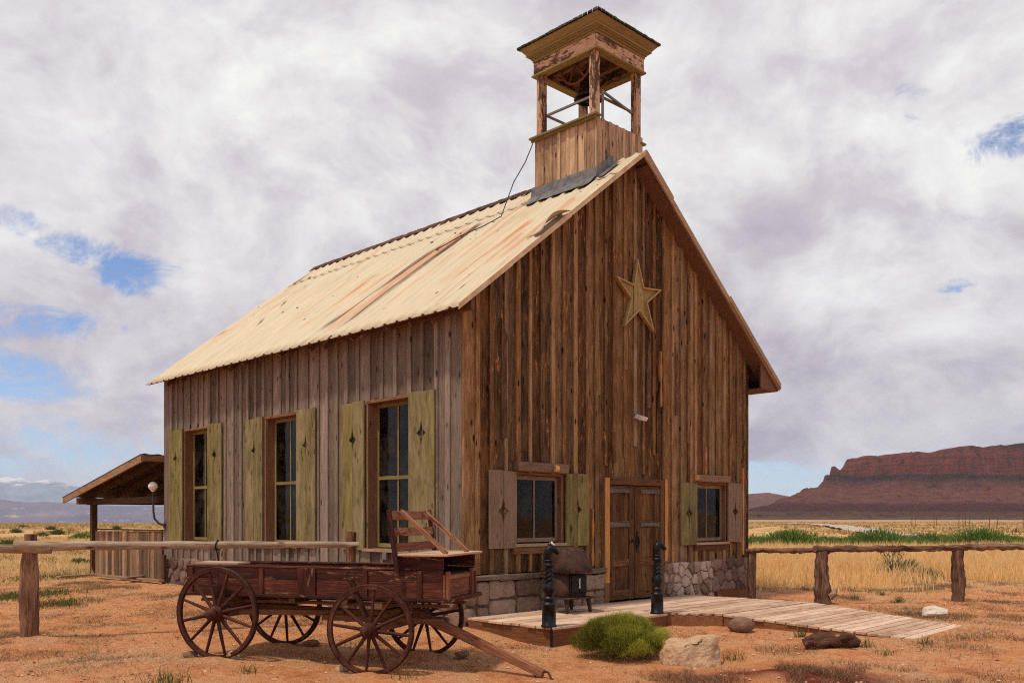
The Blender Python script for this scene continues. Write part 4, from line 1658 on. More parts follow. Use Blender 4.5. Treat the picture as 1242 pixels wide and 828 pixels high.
# ------------------------------------------------------------------ wagon
YAW = R(-17)
wag = empty('farm_wagon', (-3.33, 10.3, 0), YAW)
tag(wag, 'old dark red four-wheeled farm wagon with slatted driver seat', 'wagon')
BL0, BL1, BB0, BB1, BZ0, BZ1 = -.55, 2.68, .2, 1.2, .735, 1.035


def wheel(x, y, z, r, side, name='wheel', yaw=0):
    """side -1: outer face towards -y"""
    root = empty(name, (x, y, z), yaw)
    root.parent = wag
    n = 48
    mb = MB()
    ro, ri = r - .012, r - .050
    prof = [(ri, -.023), (ro, -.025), (ro, .025), (ri, .023), (ri, -.023)]
    v, f = [], []
    for k in range(n):
        th = 2 * math.pi * k / n
        for rr, yy in prof[:4]:
            v.append((rr * math.cos(th), yy, rr * math.sin(th)))
    g = [(p[0] * .2, p[1], 2 * math.pi * (i // 4) / n * r) for i, p in enumerate(v)]
    for k in range(n):
        k2 = (k + 1) % n
        for e in range(4):
            e2 = (e + 1) % 4
            f.append((k * 4 + e, k * 4 + e2, k2 * 4 + e2, k2 * 4 + e))
    mb.add(v, f, gco=g, rnd=random.uniform(.3, .7))
    mb.build('rim', M['wheel'], root)
    mb = MB()
    mb.lathe([(r - .0115, -.027), (r, -.026), (r, .026), (r - .0115, .027)], 64, (0, 0, 0), 'y')
    mb.build('tyre', M['tyre'], root)
    mb = MB()
    a0 = random.uniform(0, .5)
    for k in range(12):
        th = a0 + 2 * math.pi * k / 12
        c, s = math.cos(th), math.sin(th)
        mb.tube([(.07 * c, side * .012, .07 * s), (.25 * r * c, side * .01, .25 * r * s), ((r - .07) * c, 0, (r - .07) * s), ((r - .045) * c, 0, (r - .045) * s)],
                [.024, .022, .016, .014], n=8, rnd=random.uniform(.25, .8))
    mb.build('spokes', M['wheel'], root)
    mb = MB()
    q = side
    mb.lathe([(.0, q * .20), (.035, q * .20), (.042, q * .19), (.042, q * .155), (.06, q * .15), (.064, q * .10), (.085, q * .07), (.09, 0), (.085, -q * .06), (.07, -q * .12), (0, -q * .12)], 20, (0, 0, 0), 'y')
    mb.lathe([(.066, q * .098), (.07, q * .096), (.07, q * .125), (.062, q * .128)], 20, (0, 0, 0), 'y')
    mb.build('hub', M['wheel'], root)
    return root


G = 1.4
wheel(0, 0, .523, .523, -1)
wheel(0.02, G, .50, .523, 1)
FX = 1.898
wheel(FX, 0, .40, .49, -1, yaw=R(4))
wheel(FX + .05, G, .41, .49, 1, yaw=R(4))

# box body
mb = MB()
nb = 8
for i in range(nb):
    y0 = BB0 + (BB1 - BB0) * i / nb
    y1 = BB0 + (BB1 - BB0) * (i + 1) / nb
    mb.box(BL0, BL1 - .01, y0 + .002, y1 - .002, BZ0 - .03, BZ0 - .002)
mb.box(BL0 - .02, BL1 + .05, BB0 - .035, BB0 + .0, BZ0 - .032, BZ0 + .0)
mb.box(BL0 - .02, BL1 + .05, BB1 - .0, BB1 + .035, BZ0 - .032, BZ0 + .0)
mb.box(BL1 - .008, BL1 + .06, BB0 - .035, BB1 + .035, BZ0 - .045, BZ0 - .002)
bed = mb.build('bed_floor', M['wagon'], wag, bevel=.004)
for y0, y1 in ((BB0 - .002, BB0 + .024), (BB1 - .024, BB1 + .002)):
    mb = MB()
    mid = (BZ0 + BZ1) / 2 + .02
    mb.box(BL0, BL1 - .03, y0, y1, BZ0 + .001, mid - .002, jit=.002)
    mb.box(BL0, BL1 - .03, y0, y1, mid + .002, BZ1 - .0, jit=.003)
    oy = -1 if y0 < .5 else 1
    yb = y0 - .022 if oy < 0 else y1
    for x in (BL0 + .04, .42, 1.0, 1.72, BL1 - .32):
        mb.box(x, x + .055, yb, yb + .021, BZ0 - .03, BZ1 - .01)
    mb.box(.92, 1.14, yb - (.004 if oy < 0 else -.004), yb + .018, BZ0 - .02, BZ1 + .004, rnd=.35)
    mb.box(BL0 - .01, BL1 - .35, y0 - .006, y1 + .006, BZ1 + .001, BZ1 + .022, jit=.002)
    mb.build('side_board', M['wagon'], wag, bevel=.003)
mb = MB()
mb.box(BL1 - .03, BL1 - .004, BB0, BB1, BZ0 + .001, BZ1 - .05)
for y in (BB0 + .01, BB1 - .24):
    mb.box(BL1 - .003, BL1 + .034, y, y + .055, BZ0 - .03, BZ1 - .01)
mb.box(BL1 - .002, BL1 + .014, BB0 + .07, BB1 - .25, BZ1 - .10, BZ1 - .06)
mb.box(BL1 - .03, BL1 - .004, BB1 - .09, BB1 + .02, BZ0, BZ1 - .02)
mb.build('front_board', M['wagon_worn'], wag, bevel=.004)
mb = MB()
mb.box(BL0, BL0 + .025, BB0 + .03, BB1 - .03, BZ0, BZ1 - .03)
mb.build('tail_board', M['wagon'], wag, bevel=.003)
# things inside seen over the rail: a plank and low bolsters
mb = MB()
mb.box(BL0 + .05, BL0 + .62, .3, .55, BZ1 + .024, BZ1 + .046, rnd=.7)
mb.build('loose_rear_plank', M['seat'], wag)
# seat box
SX0, SX1 = 2.10, 2.66
mb = MB()
mb.box(SX0, SX1, BB0 - .012, BB0 + .014, BZ1 + .003, 1.185)
mb.box(SX0, SX1, BB1 - .014, BB1 + .012, BZ1 + .003, 1.185)
mb.box(SX0, SX0 + .024, BB0 + .016, BB1 - .016, BZ1 - .1, 1.184)
mb.box(SX0 + .025, SX1, BB0 + .026, BB1 - .026, BZ1 - .07, BZ1 - .05)
mb.build('seat_box', M['wagon'], wag, bevel=.003)
mb = MB()
mb.box(SX0 + .0, SX1 + .07, BB0 - .07, BB1 + .07, 1.187, 1.212, rnd=.6)
mb.build('seat', M['seat'], wag, bevel=.004)
mb = MB()
bx0, bx1 = SX0 + .035, SX0 - .03
for z0, z1, dx in ((1.235, 1.325, .0), (1.40, 1.49, -.025), (1.575, 1.675, -.05)):
    c = SX0 + .03 + dx
    mb.M = Matrix.Translation((c, 0, z0)) @ Matrix.Rotation(R(-8), 4, 'Y')
    mb.box(-.012, .012, BB0 - .06, BB1 + .08, 0, z1 - z0, jit=.004)
mb.M = FM
bk = mb.build('backrest', M['wagon_worn'], wag, bevel=.003)
for y in (BB0 - .085, BB1 + .055):
    mb = MB()
    mb.bar((SX0 + .06, y + .01, 1.0), (SX0 - .045, y + .01, 1.69), .05, .03, up=(0, 1, 0))
    mb.build('backrest_post', M['wagon'], bk)
for y in (.36, 1.02):
    mb = MB()
    mb.bar((SX0 - .005, y, 1.675), (SX1 + .02, y - .12, 1.215), .035, .045, rnd=.8)
    mb.build('seat_brace', M['wagon_worn'], wag, bevel=.003)
# running gear
mb = MB()
mb.box(-.06, .06, .1, G - .1, .47, .57)
mb.box(-.055, .055, BB0 - .02, BB1 + .02, .60, .69)
mb.box(-.05, .05, BB0, BB0 + .06, .575, 1.0)
mb.box(-.05, .05, BB1 - .06, BB1, .575, 1.0)
mb.box(-.05, .05, .28, .40, .571, .60)
mb.box(-.05, .05, 1.0, 1.12, .571, .60)
mb.build('rear_axle', M['under'], wag, bevel=.006)
mb = MB()
mb.box(FX - .06, FX + .06, .1, G - .1, .36, .45)
mb.box(FX - .055, FX + .055, BB0 - .02, BB1 + .02, .60, .69)
mb.box(FX - .05, FX + .05, .3, G - .3, .50, .58)
mb.box(FX - .05, FX + .05, .6, .8, .451, .499)
mb.box(FX - .3, FX - .05, .5, .9, .5, .56)
mb.build('front_axle', M['under'], wag, bevel=.006)
mb = MB()
mb.bar((-.45, .7, .555), (FX + .1, .7, .48), .075, .085)
mb.bar((.05, .35, .51), (1.25, .66, .50), .055, .065)
mb.bar((.05, 1.05, .51), (1.25, .74, .50), .055, .065)
mb.bar((FX - .8, .42, .47), (FX + .6, .62, .44), .05, .065)
mb.bar((FX - .8, .98, .47), (FX + .6, .78, .44), .05, .065)
mb.bar((FX - .78, .40, .47), (FX - .78, 1.0, .47), .05, .06)
mb.build('reach_pole', M['under'], wag, bevel=.005)
mb = MB()
for x, y in ((.85, BB0 + .05), (1.5, BB0 + .05), (.85, BB1 - .1), (1.5, BB1 - .1)):
    mb.box(x - .04, x + .04, BB0 - .03, BB1 + .03, BZ0 - .085, BZ0 - .034)
mb.box(BL0 + .05, BL1 - .05, .40, .47, BZ0 - .12, BZ0 - .086)
mb.box(BL0 + .05, BL1 - .05, .93, 1.0, BZ0 - .12, BZ0 - .086)
mb.build('cross_sill', M['under'], wag)
mb = MB()
mb.bar((-.10, .09, .50), (-.02, .12, .96), .05, .025, w2=.12, up=(0, 1, 0), rnd=.4)
mb.bar((-.03, .12, .72), (-.03, BB0 - .03, .72), .04, .04)
mb.build('brake_lever', M['wagon'], wag)
mb = MB()
mb.bar((FX - .1, .12, .52), (FX - .28, .1, .92), .05, .03, up=(0, 1, 0))
mb.tube([(FX - .28 + .05 * math.cos(q), .09, .97 + .05 * math.sin(q)) for q in np.linspace(0, 2 * math.pi, 16)], .009, n=6)
mb.build('step_iron', M['tyre'], wag)
# drawbar resting on the ground (local frame)
inv = (Matrix.Translation((-3.33, 10.3, 0)) @ Matrix.Rotation(YAW, 4, 'Z')).inverted()
tip = inv @ Vector((.33, 9.62, -.045))
base = inv @ Vector((-1.12, 10.40, .53))
mb = MB()
mb.bar(base, tip, .095, .105, w2=.075, h2=.085, rnd=.55)
tg = mb.build('drawbar', M['wagon_worn'], wag, bevel=.006)
mb = MB()
dv = (tip - base).normalized()
e = tip + dv * .01
mb.tube([e + Vector((0, 0, .03)), e + dv * .06 + Vector((0, -.02, .045)), e + dv * .10 + Vector((0, -.05, .01)), e + dv * .17 + Vector((.02, -.06, -.015))], .012, n=6)
mb.tube([tip - dv * .12 + Vector((0, 0, -.045)), tip - dv * .08 + Vector((0, -.02, -.075)), tip - dv * .02 + Vector((0, 0, -.085)), tip + dv * .02 + Vector((0, .02, -.04))], .011, n=6)
mb.build('hitch_hook', M['tyre'], tg)

# ------------------------------------------------------------------ rocks


def rock(name, label, loc, size, mat, seed, rough=.22, facets=0, sub=3, rz=0.0, cat='rock', group=None, sink=.12, extra=(), cut=.66):
    import bmesh
    bm = bmesh.new()
    bmesh.ops.create_icosphere(bm, subdivisions=sub, radius=1)
    rs = random.Random(seed)
    planes = [Vector((rs.gauss(0, 1), rs.gauss(0, 1), rs.gauss(0, .8))).normalized() for _ in range(facets)] + [Vector(e_).normalized() for e_ in extra]
    for v in bm.verts:
        d = v.co.normalized()
        r = 1 + rough * noise.noise(d * 1.6 + Vector((seed, 0, 0))) + rough * .45 * noise.noise(d * 4.5 + Vector((seed, 3, 0))) + rough * .2 * noise.noise(d * 11 + Vector((seed, 3, 7)))
        q = d * r
        for pl in planes:
            k = q.dot(pl) - cut
            if k > 0:
                q -= pl * k * .97
        v.co = q
    V = [(v.co.x * size[0] / 2, v.co.y * size[1] / 2, v.co.z * size[2] / 2) for v in bm.verts]
    Fc = [[v.index for v in f.verts] for f in bm.faces]
    bm.free()
    mb = MB()
    mb.add(V, Fc, smooth=not facets, rnd=.5)
    o = mb.build(name, mat)
    o.location = Vector(loc) + Vector((0, 0, size[2] / 2 - sink * size[2]))
    o.rotation_euler = (0, 0, rz)
    tag(o, label, cat, group)
    return o


def gp(px, py):
    """ground point under a photo pixel"""
    z = 0.0
    for _ in range(6):
        p = P(px, py, z)
        z = h1(p.x, p.y)
    return P(px, py, z)


def hull_rock(name, label, loc, pts, mat, seed, rz=0.0):
    import bmesh
    bm = bmesh.new()
    vs = [bm.verts.new(p_) for p_ in pts]
    bmesh.ops.convex_hull(bm, input=vs)
    bmesh.ops.bevel(bm, geom=list(bm.edges), offset=.022, segments=1, affect='EDGES')
    bmesh.ops.triangulate(bm, faces=list(bm.faces))
    for _ in range(4):
        bmesh.ops.subdivide_edges(bm, edges=[e for e in bm.edges if e.calc_length() > .035], cuts=1)
        bmesh.ops.triangulate(bm, faces=list(bm.faces))
    bm.normal_update()
    for v in bm.verts:
        c = v.co + Vector((seed, 0, 0))
        v.co += v.normal * (.030 * noise.noise(c * 5) + .016 * noise.noise(c * 13) + .008 * noise.noise(c * 34))
    V = [tuple(v.co) for v in bm.verts]
    Fc = [[v.index for v in f.verts] for f in bm.faces]
    bm.free()
    mb = MB()
    mb.add(V, Fc, smooth=True, rnd=.55)
    o = mb.build(name, mat)
    o.location = loc
    o.rotation_euler = (0, 0, rz)
    tag(o, label, 'rock')
    return o


p = gp(842, 808)
hull_rock('boulder', 'tan angular sandstone boulder right of the round green bush', p + Vector((0, .2, -.03)),
          [(-.35, -.06, 0), (-.16, -.27, 0), (.10, -.25, 0), (.36, -.10, 0), (.34, .3, 0), (-.3, .28, 0),
           (-.31, -.02, .24), (-.17, -.17, .255), (.04, -.14, .285), (.28, -.04, .365), (.31, .18, .34), (-.22, .24, .28)], M['tanrock'], 4.3, R(4))
p = gp(899, 766)
rock('boulder', 'smooth round brown rock in front of the landing edge', p, (.36, .33, .25), M['brownrock'], 8, .1, sub=3)
p = gp(1133, 748)
rock('boulder', 'low whitish rock beyond the end of the ramp', p, (.56, .34, .23), M['whiterock'], 15, .3, facets=4, sub=3, sink=.2)
p = gp(268, 800)
rock('chock_stone', 'small tan stone wedged under the near rear wagon wheel', p + Vector((.12, .02, 0)), (.20, .16, .12), M['tanrock'], 23, .2, facets=4, sub=2)
p = gp(232, 797)
rock('chock_stone', 'flat dark stone just behind the near rear wagon wheel', p, (.22, .16, .09), M['brownrock'], 25, .2, facets=4, sub=2)
p = gp(408, 815)
rock('chock_stone', 'small tan stone behind the near front wagon wheel', p + Vector((.05, .05, 0)), (.16, .13, .08), M['tanrock'], 27, .2, facets=4, sub=2)
p = gp(370, 783)
rock('chock_stone', 'brown stone against the far rear wagon wheel', p + Vector((.1, 0, 0)), (.24, .18, .10), M['brownrock'], 28, .2, facets=4, sub=2)
p = gp(562, 797)
rock('chock_stone', 'reddish stone against the far front wagon wheel', p, (.20, .16, .10), M['brownrock'], 31, .2, facets=4, sub=2)
p = gp(958, 799)
p.z = h1(p.x, p.y)
p = gp(1013, 787)
lg = empty('burnt_log', p + Vector((0, .1, .07)), R(8))
tag(lg, 'dark charred log lying in front of the ramp', 'log')
mb = MB()
mb.tube([(-.36 + .72 * i / 9, .03 * math.sin(i), .02 * math.cos(i * 1.7)) for i in range(10)], [.05, .085, .095, .09, .10, .09, .088, .092, .085, .05], n=14, wob=.5, wf=6)
mb.build('log_body', M['charred'], lg)
mb = MB()
mb.tube([(.08, -.06, .05), (.14, -.18, .10), (.17, -.24, .10)], [.05, .04, .02], n=8, wob=.4)
mb.build('branch_stub', M['charred'], lg)

# ------------------------------------------------------------------ fences


def log_pts(p, q, n, sag=0.0, wig=.02):
    p, q = Vector(p), Vector(q)
    s = random.uniform(0, 50)
    return [p.lerp(q, i / n) + Vector((noise.noise((i * .5, s, 0)) * wig, noise.noise((i * .5, s, 5)) * wig, noise.noise((i * .5, s, 9)) * wig - sag * math.sin(math.pi * i / n))) for i in range(n + 1)]


def post(parent, name, base, top, r0, r1, mat, wob=.25, n=14, lump=None):
    mb = MB()
    pts = log_pts(base, top, 22, wig=.015)
    rad = []
    for i in range(23):
        t = i / 22
        r = r0 + (r1 - r0) * t
        if lump:
            r *= 1 + lump[1] * math.exp(-((t - lump[0]) / lump[2]) ** 2)
        rad.append(r)
    mb.tube(pts, rad, n=n, wob=wob, wf=2.2)
    o = mb.build(name, mat, parent)
    return o


A0 = Vector((-6.35, 12.0, 0))
B0 = Vector((-2.49, 14.0, 0))
hf = empty('hitching_rail', A0)
tag(hf, 'long peeled log rail on posts behind the red wagon', 'fence')
post(hf, 'post', (0, 0, -.2), (0, 0, 1.385), .118, .076, M['bark'], .34, lump=(.60, .16, .2))
bz = h1(B0.x, B0.y)
d = B0 - A0
post(hf, 'post', (d.x, d.y + .08, bz - .2), (d.x, d.y + .08, 1.38), .085, .075, M['bark'], .2)
m1 = A0.lerp(B0, .56)
post(hf, 'post', (d.x * .56, d.y * .56 + .12, -.1), (d.x * .56, d.y * .56 + .12, 1.2), .045, .04, M['rail'], .1)
mb = MB()
mb.tube(log_pts((-.12, -.16, 1.23), (d.x + .14, d.y - .03, 1.19), 34, wig=.010), [.064 - .018 * i / 34 for i in range(35)], n=14, wob=.10, wf=2.5)
mb.build('rail', M['rail'], hf)
dv = Vector((-.88, -.47, 0))
mb = MB()
mb.tube(log_pts(Vector((.28, .02, 1.19)), Vector((-4.6, -1.2, 1.26)), 24, wig=.010), [.056 + .010 * i / 24 for i in range(25)], n=14, wob=.14, wf=1.4)
mb.build('rail', M['rail'], hf)
mb = MB()
for q, rr in ((.56, .068),):
    c = Vector((d.x * q - .02, d.y * q - .10, 1.205))
    mb.tube([c + Vector((.01 * math.sin(t), rr * math.cos(t) * 1.05, rr * math.sin(t) * 1.05)) for t in np.linspace(0, 2 * math.pi, 18)], .012, n=6)
    mb.tube([c + Vector((0, -.05, -.03)), c + Vector((.0, .02, -.16)), c + Vector((.0, .1, -.34))], .011, n=6)
mb.build('wire_band', M['iron'], hf)
post(hf, 'post', (-4.6, -1.15, -.2), (-4.6, -1.15, 1.38), .11, .10, M['bark'], .25)

q1 = gp(912, 727)
q2 = gp(998, 733)
q3 = gp(1162, 731)
rf = empty('rail_fence', q2)
tag(rf, 'rough low rail fence with gnarled posts right of the schoolhouse', 'fence')


def rel(v, z=None):
    w = v - q2
    if z is not None:
        w.z = z - q2.z
    return w


post(rf, 'post', rel(q1) + Vector((0, 0, -.2)), rel(q1, .95), .085, .08, M['redbark'], .2)
mb = MB()
pts = log_pts(Vector((0, 0, -.2)), Vector((-.03, 0, .97)), 24, wig=.02)
mb.tube(pts, [q_ * .84 for q_ in (.175, .172, .17, .172, .175, .175, .172, .17, .17, .17, .172, .168, .162, .158, .152, .148, .144, .14, .137, .134, .13, .128, .126, .124, .12)], n=20, wob=.28, wf=7)
mb.tube([(.10, -.05, .16), (.19, -.08, .22), (.215, -.08, .30)], [.09, .06, .02], n=9, wob=.5)
mb.build('post', M['redbark'], rf)
post(rf, 'post', rel(q3) + Vector((0, 0, -.2)), rel(q3, .99), .118, .10, M['redbark'], .3, lump=(.55, .1, .2))
q4 = Vector((q3.x + 3.4, q3.y + .3, 0))
post(rf, 'post', rel(q4) + Vector((0, 0, -.2)), rel(q4, 1.0), .13, .11, M['redbark'], .3)
mb = MB()
mb.tube(log_pts(rel(q1, .96) + Vector((-.10, -.02, 0)), rel(q2, 1.0) + Vector((.12, .03, 0)), 60, wig=.02), [.045 + .008 * i / 60 for i in range(61)], n=12, wob=.45, wf=8)
mb.build('rail', M['redbark'], rf)
mb = MB()
mb.tube(log_pts(rel(q2, 1.02) + Vector((-.15, -.02, 0)), rel(q3, 1.035) + Vector((.18, .0, 0)), 80, wig=.02), [.062 - .008 * i / 80 for i in range(81)], n=12, wob=.4, wf=8)
mb.build('rail', M['redbark'], rf)
mb = MB()
mb.tube(log_pts(rel(q3, 1.05) + Vector((-.12, -.03, 0)), rel(q4, 1.06), 80, wig=.02), [.058] * 81, n=12, wob=.4, wf=8)
mb.build('rail', M['redbark'], rf)

# ------------------------------------------------------------------ lean-to shed behind the schoolhouse
shed = empty('lean_to_shed', bw(0, -LEN, 0), ANG)
tag(shed, 'open wooden lean-to shed with low plank wall behind the schoolhouse', 'shed')


def shz(s):   # s measured from the back wall
    return 2.99 - s * (2.99 - 2.12) / 4.95


mb = MB()
n = 48
v, f = [], []
x0, x1 = -.50, 5.5
for i in range(n + 1):
    s = 4.97 * i / n
    for x in np.linspace(x0 - .03, x1, 61):
        v.append((x, s, shz(s) + .02 + .012 * math.sin(x * 40)))
for i in range(n):
    for k in range(60):
        f.append((i * 61 + k, i * 61 + k + 1, (i + 1) * 61 + k + 1, (i + 1) * 61 + k))
mb.add(v, f, smooth=True)
rfm = mb.build('shed_roof', M['shed_beam'], shed)
so = rfm.modifiers.new('thick', 'SOLIDIFY')
so.thickness = .012
mb = MB()
mb.M = SIDEM
mb.prism([(.0, shz(0) + .005), (.0, shz(0) - .16), (4.95, shz(4.95) - .15), (4.95, shz(4.95) + .005)], x0 - .02, x0 + .02, rnd=.75, grain=0)
mb.M = FM
mb.box(x0 + .022, .3, -.02, .02, shz(0) - .14, shz(0) - .002, rnd=.5)
mb.build('rake_board', M['shed'], rfm)
mb = MB()
for x in np.arange(-.1, 5.4, .62):
    mb.M = SIDEM
    mb.prism([(.03, shz(.03) - .004), (.03, shz(.03) - .16), (4.85, shz(4.85) - .14), (4.85, shz(4.85) - .004)], x, x + .06, grain=0)
mb.M = FM
mb.build('rafter', M['shed_beam'], rfm)
for s, z in ((4.1, shz(4.1) - .17),):
    mb = MB()
    mb.box(-.45, 5.3, s - .07, s + .07, z - .16, z)
    mb.box(-.12, .02, .1, 4.4, z - .17, z - .02)
    mb.build('roof_beam', M['shed_beam'], shed)
for x, s in ((-.05, 4.1), (5.1, 4.1), (2.6, 4.1)):
    mb = MB()
    mb.box(x - .07, x + .07, s - .065, s + .065, -.05, shz(4.1) - .335)
    mb.build('post', M['shed_beam'], shed)
mb = MB()
mb.M = SIDEM
s = .03
while s < 4.0:
    w = random.uniform(.10, .16)
    mb.prism([(s, .04), (s + w - .006, .04), (s + w - .006, 1.29 - .008 * s), (s, 1.29 - .008 * s)], -.03 + random.uniform(-.008, .008), .0)
    s += w
mb.build('low_wall', M['shed'], shed)
mb = MB()
mb.M = SIDEM
mb.box(.02, 4.0, -.05, .03, 1.295, 1.33)
mb.box(-.36, -.24, -.16, -.10, .05, .78)
mb.build('wall_cap', M['shed_beam'], shed)
mb = MB()
mb.box(5.2, 5.24, .0, 4.1, .04, 2.3)
mb.box(.1, 5.2, 4.14, 4.18, .04, .9)
mb.build('back_wall', M['shed'], shed)

lamp = empty('wall_lamp', bw(-.02, -LEN + .08, 1.42), ANG)
tag(lamp, 'globe lamp on a bent metal arm at the far corner of the schoolhouse', 'lamp')
mb = MB()
mb.tube([(-.0, 0, .0), (-.10, .10, .06), (-.17, .14, .16), (-.19, .15, .32), (-.2, .15, .80)], .024, n=8)
mb.tube([(.02, 0, -.05), (.0, 0, .06)], .05, n=8)
mb.build('lamp_arm', M['lamp_pole'], lamp)
mb = MB()
mb.lathe([(.0, -.105), (.04, -.097), (.075, -.07), (.10, -.03), (.105, 0), (.10, .03), (.075, .07), (.04, .097), (0, .105)], 20, (-.2, .15, .88))
mb.lathe([(.03, -.12), (.05, -.10), (.05, -.085)], 12, (-.2, .15, .88))
mb.build('lamp_globe', M['white'], lamp)

for k, (pa, pb, lab) in enumerate((((70, 702), (138, 697), 'weathered plank on the soil at the left end of the lean-to'),
                                   ((118, 701), (196, 708), 'long weathered plank lying along the foot of the lean-to wall'),
                                   ((150, 707), (200, 700), 'short weathered plank crossing the end of the longer one'))):
    a, b = gp(*pa), gp(*pb)
    c = (a + b) / 2
    o = MB()
    o.bar(a - c + Vector((0, 0, .05 + .03 * k)), b - c + Vector((0, 0, .05 + .02 * k)), .14, .05)
    ob = o.build('plank', M['plank'], None, bevel=.006)
    ob.location = c
    tag(ob, lab, 'plank', 'planks lying by the lean-to')

# ------------------------------------------------------------------ vegetation


def leaf_material(name, stops, trans=.0, rough=.8):
    m, nt, b = new_mat(name)
    rn = nt.attr('rnd')
    nt.put(b.inputs['Base Color'], nt.ramp(rn, stops))
    b.inputs['Roughness'].default_value = rough
    b.inputs['Specular IOR Level'].default_value = .15
    if trans:
        out = m.node_tree.nodes['Material Output']
        tl = nt.n('ShaderNodeBsdfTranslucent')
        nt.put(tl.inputs[0], nt.ramp(rn, stops))
        mx = nt.n('ShaderNodeMixShader')
        mx.inputs[0].default_value = trans
        nt.L.new(b.outputs[0], mx.inputs[1])
        nt.L.new(tl.outputs[0], mx.inputs[2])
        nt.L.new(mx.outputs[0], out.inputs['Surface'])
    return m


M['gold'] = leaf_material('golden_grass', [(0, (.46, .25, .08)), (.35, (.80, .50, .19)), (.7, (.90, .64, .31)), (1, (.92, .76, .48))], .45)
M['dead'] = leaf_material('dead_weed', [(0, (.085, .05, .027)), (.4, (.19, .12, .066)), (.75, (.32, .22, .12)), (1, (.50, .36, .20))], .3)
M['redweed'] = leaf_material('reddish_dead_weed', [(0, (.10, .042, .026)), (.4, (.22, .105, .062)), (.75, (.36, .205, .12)), (1, (.52, .35, .20))], .3)
M['scrub'] = leaf_material('plain_grass', [(0, (.17, .14, .05)), (.25, (.48, .33, .135)), (.6, (.76, .54, .26)), (1, (.86, .66, .38))], .4)
M['sprout'] = leaf_material('green_sprout', [(0, (.05, .065, .018)), (.5, (.12, .14, .04)), (1, (.22, .22, .075))], .3)
M['brush'] = leaf_material('rabbitbrush', [(0, (.055, .055, .012)), (.3, (.16, .175, .022)), (.6, (.35, .365, .045)), (.93, (.56, .50, .085)), (1, (.50, .34, .16))], .5)
M['tamarisk'] = leaf_material('green_bush', [(0, (.022, .05, .010)), (.45, (.12, .21, .040)), (1, (.27, .36, .10))], .4)
M['sage'] = leaf_material('grey_green_weed', [(0, (.06, .075, .03)), (.5, (.15, .17, .075)), (1, (.30, .29, .16))], .3)
M['twig'] = simple('twig', (.16, .09, .05), .9)


def blades_mesh(name, base, tip, width, rnd, mat, bend=None, side=None):
    """one tapering two-segment blade per row; base, tip: Nx3"""
    N = len(base)
    d = tip - base
    if side is None:
        a = rng.uniform(0, 2 * np.pi, N)
        side = np.stack([np.cos(a), np.sin(a), np.zeros(N)], 1)
    w = width[:, None] * side
    mid = base + d * .55
    if bend is not None:
        mid = mid + bend
    V = np.stack([base - w / 2, base + w / 2, mid + w * .36, mid - w * .36, tip], 1).reshape(-1, 3)
    k = np.arange(N)[:, None] * 5
    quads = k + np.array([[0, 1, 2, 3]])
    tris = k + np.array([[3, 2, 4]])
    loops = np.concatenate([quads, tris], 1).ravel()
    ls = (np.arange(N)[:, None] * 7 + np.array([[0, 4]])).ravel()
    lt = np.tile([4, 3], N)
    me = bpy.data.meshes.new(name)
    me.vertices.add(len(V))
    me.vertices.foreach_set('co', V.astype(np.float32).ravel())
    me.loops.add(len(loops))
    me.loops.foreach_set('vertex_index', loops.astype(np.int32))
    me.polygons.add(len(ls))
    me.polygons.foreach_set('loop_start', ls.astype(np.int32))
    me.polygons.foreach_set('loop_total', lt.astype(np.int32))
    at = me.attributes.new('rnd', 'FLOAT', 'POINT')
    at.data.foreach_set('value', np.repeat(rnd, 5).astype(np.float32))
    me.materials.append(mat)
    me.update()
    return me


def footprint_free(x, y):
    """keep plants out of the building, deck and shed"""
    rx, ry = x - CORNER.x, y - CORNER.y
    c, s = math.cos(ANG), math.sin(ANG)
    t = rx * c + ry * s
    b = -rx * s + ry * c
    inb = (t > -.15) & (t < W + .1) & (b > -.2) & (b < LEN + .1)
    ins = (t > -.12) & (t < 5.5) & (b > LEN - .1) & (b < LEN + 4.3)
    ind = (t > -.08) & (t < 2.6) & (b > -1.95) & (b < .1)
    inl = (t > 2.4) & (t < 5.8) & (b > -5.1) & (b < .1) & ~((t < 3.3) & (b < -2.6) & (t < 2.85 - (b + 2.0) * .14))
    return ~(inb | ins | ind | inl)


def sample_field(n, qx, yr, power=1.0):
    """points in the wedge px ratio qx=(lo,hi), depth yr, roughly even per area"""
    u = rng.uniform(0, 1, n)
    y = (yr[0] ** power + u * (yr[1] ** power - yr[0] ** power)) ** (1 / power)
    q = rng.uniform(qx[0], qx[1], n)
    return q * y, y


def grass(name, label, cat, x, y, hgt, wid, lean, mat, rbase, rspan, kind='stuff', shade=None):
    ok = footprint_free(x, y)
    x, y = x[ok], y[ok]
    n = len(x)
    hgt = hgt[ok] if hasattr(hgt, '__len__') else np.full(n, hgt)
    hgt = hgt * rng.uniform(.55, 1.15, n)
    z = H(x, y)
    base = np.stack([x, y, z - .015], 1)
    a = rng.uniform(0, 2 * np.pi, n)
    l = rng.uniform(.05, lean, n) * hgt
    tip = base + np.stack([np.cos(a) * l, np.sin(a) * l, hgt], 1)
    bend = np.stack([np.cos(a) * l, np.sin(a) * l, hgt * 0], 1) * -.25
    w = (wid[ok] if hasattr(wid, '__len__') else np.full(n, wid)) * rng.uniform(.6, 1.3, n)
    r = np.clip(rbase + rspan * rng.normal(0, .5, n), 0, 1)
    me = blades_mesh(name, base, tip, w, r, mat, bend)
    o = bpy.data.objects.new(name, me)
    COL.objects.link(o)
    tag(o, label, cat, kind=kind)
    return o


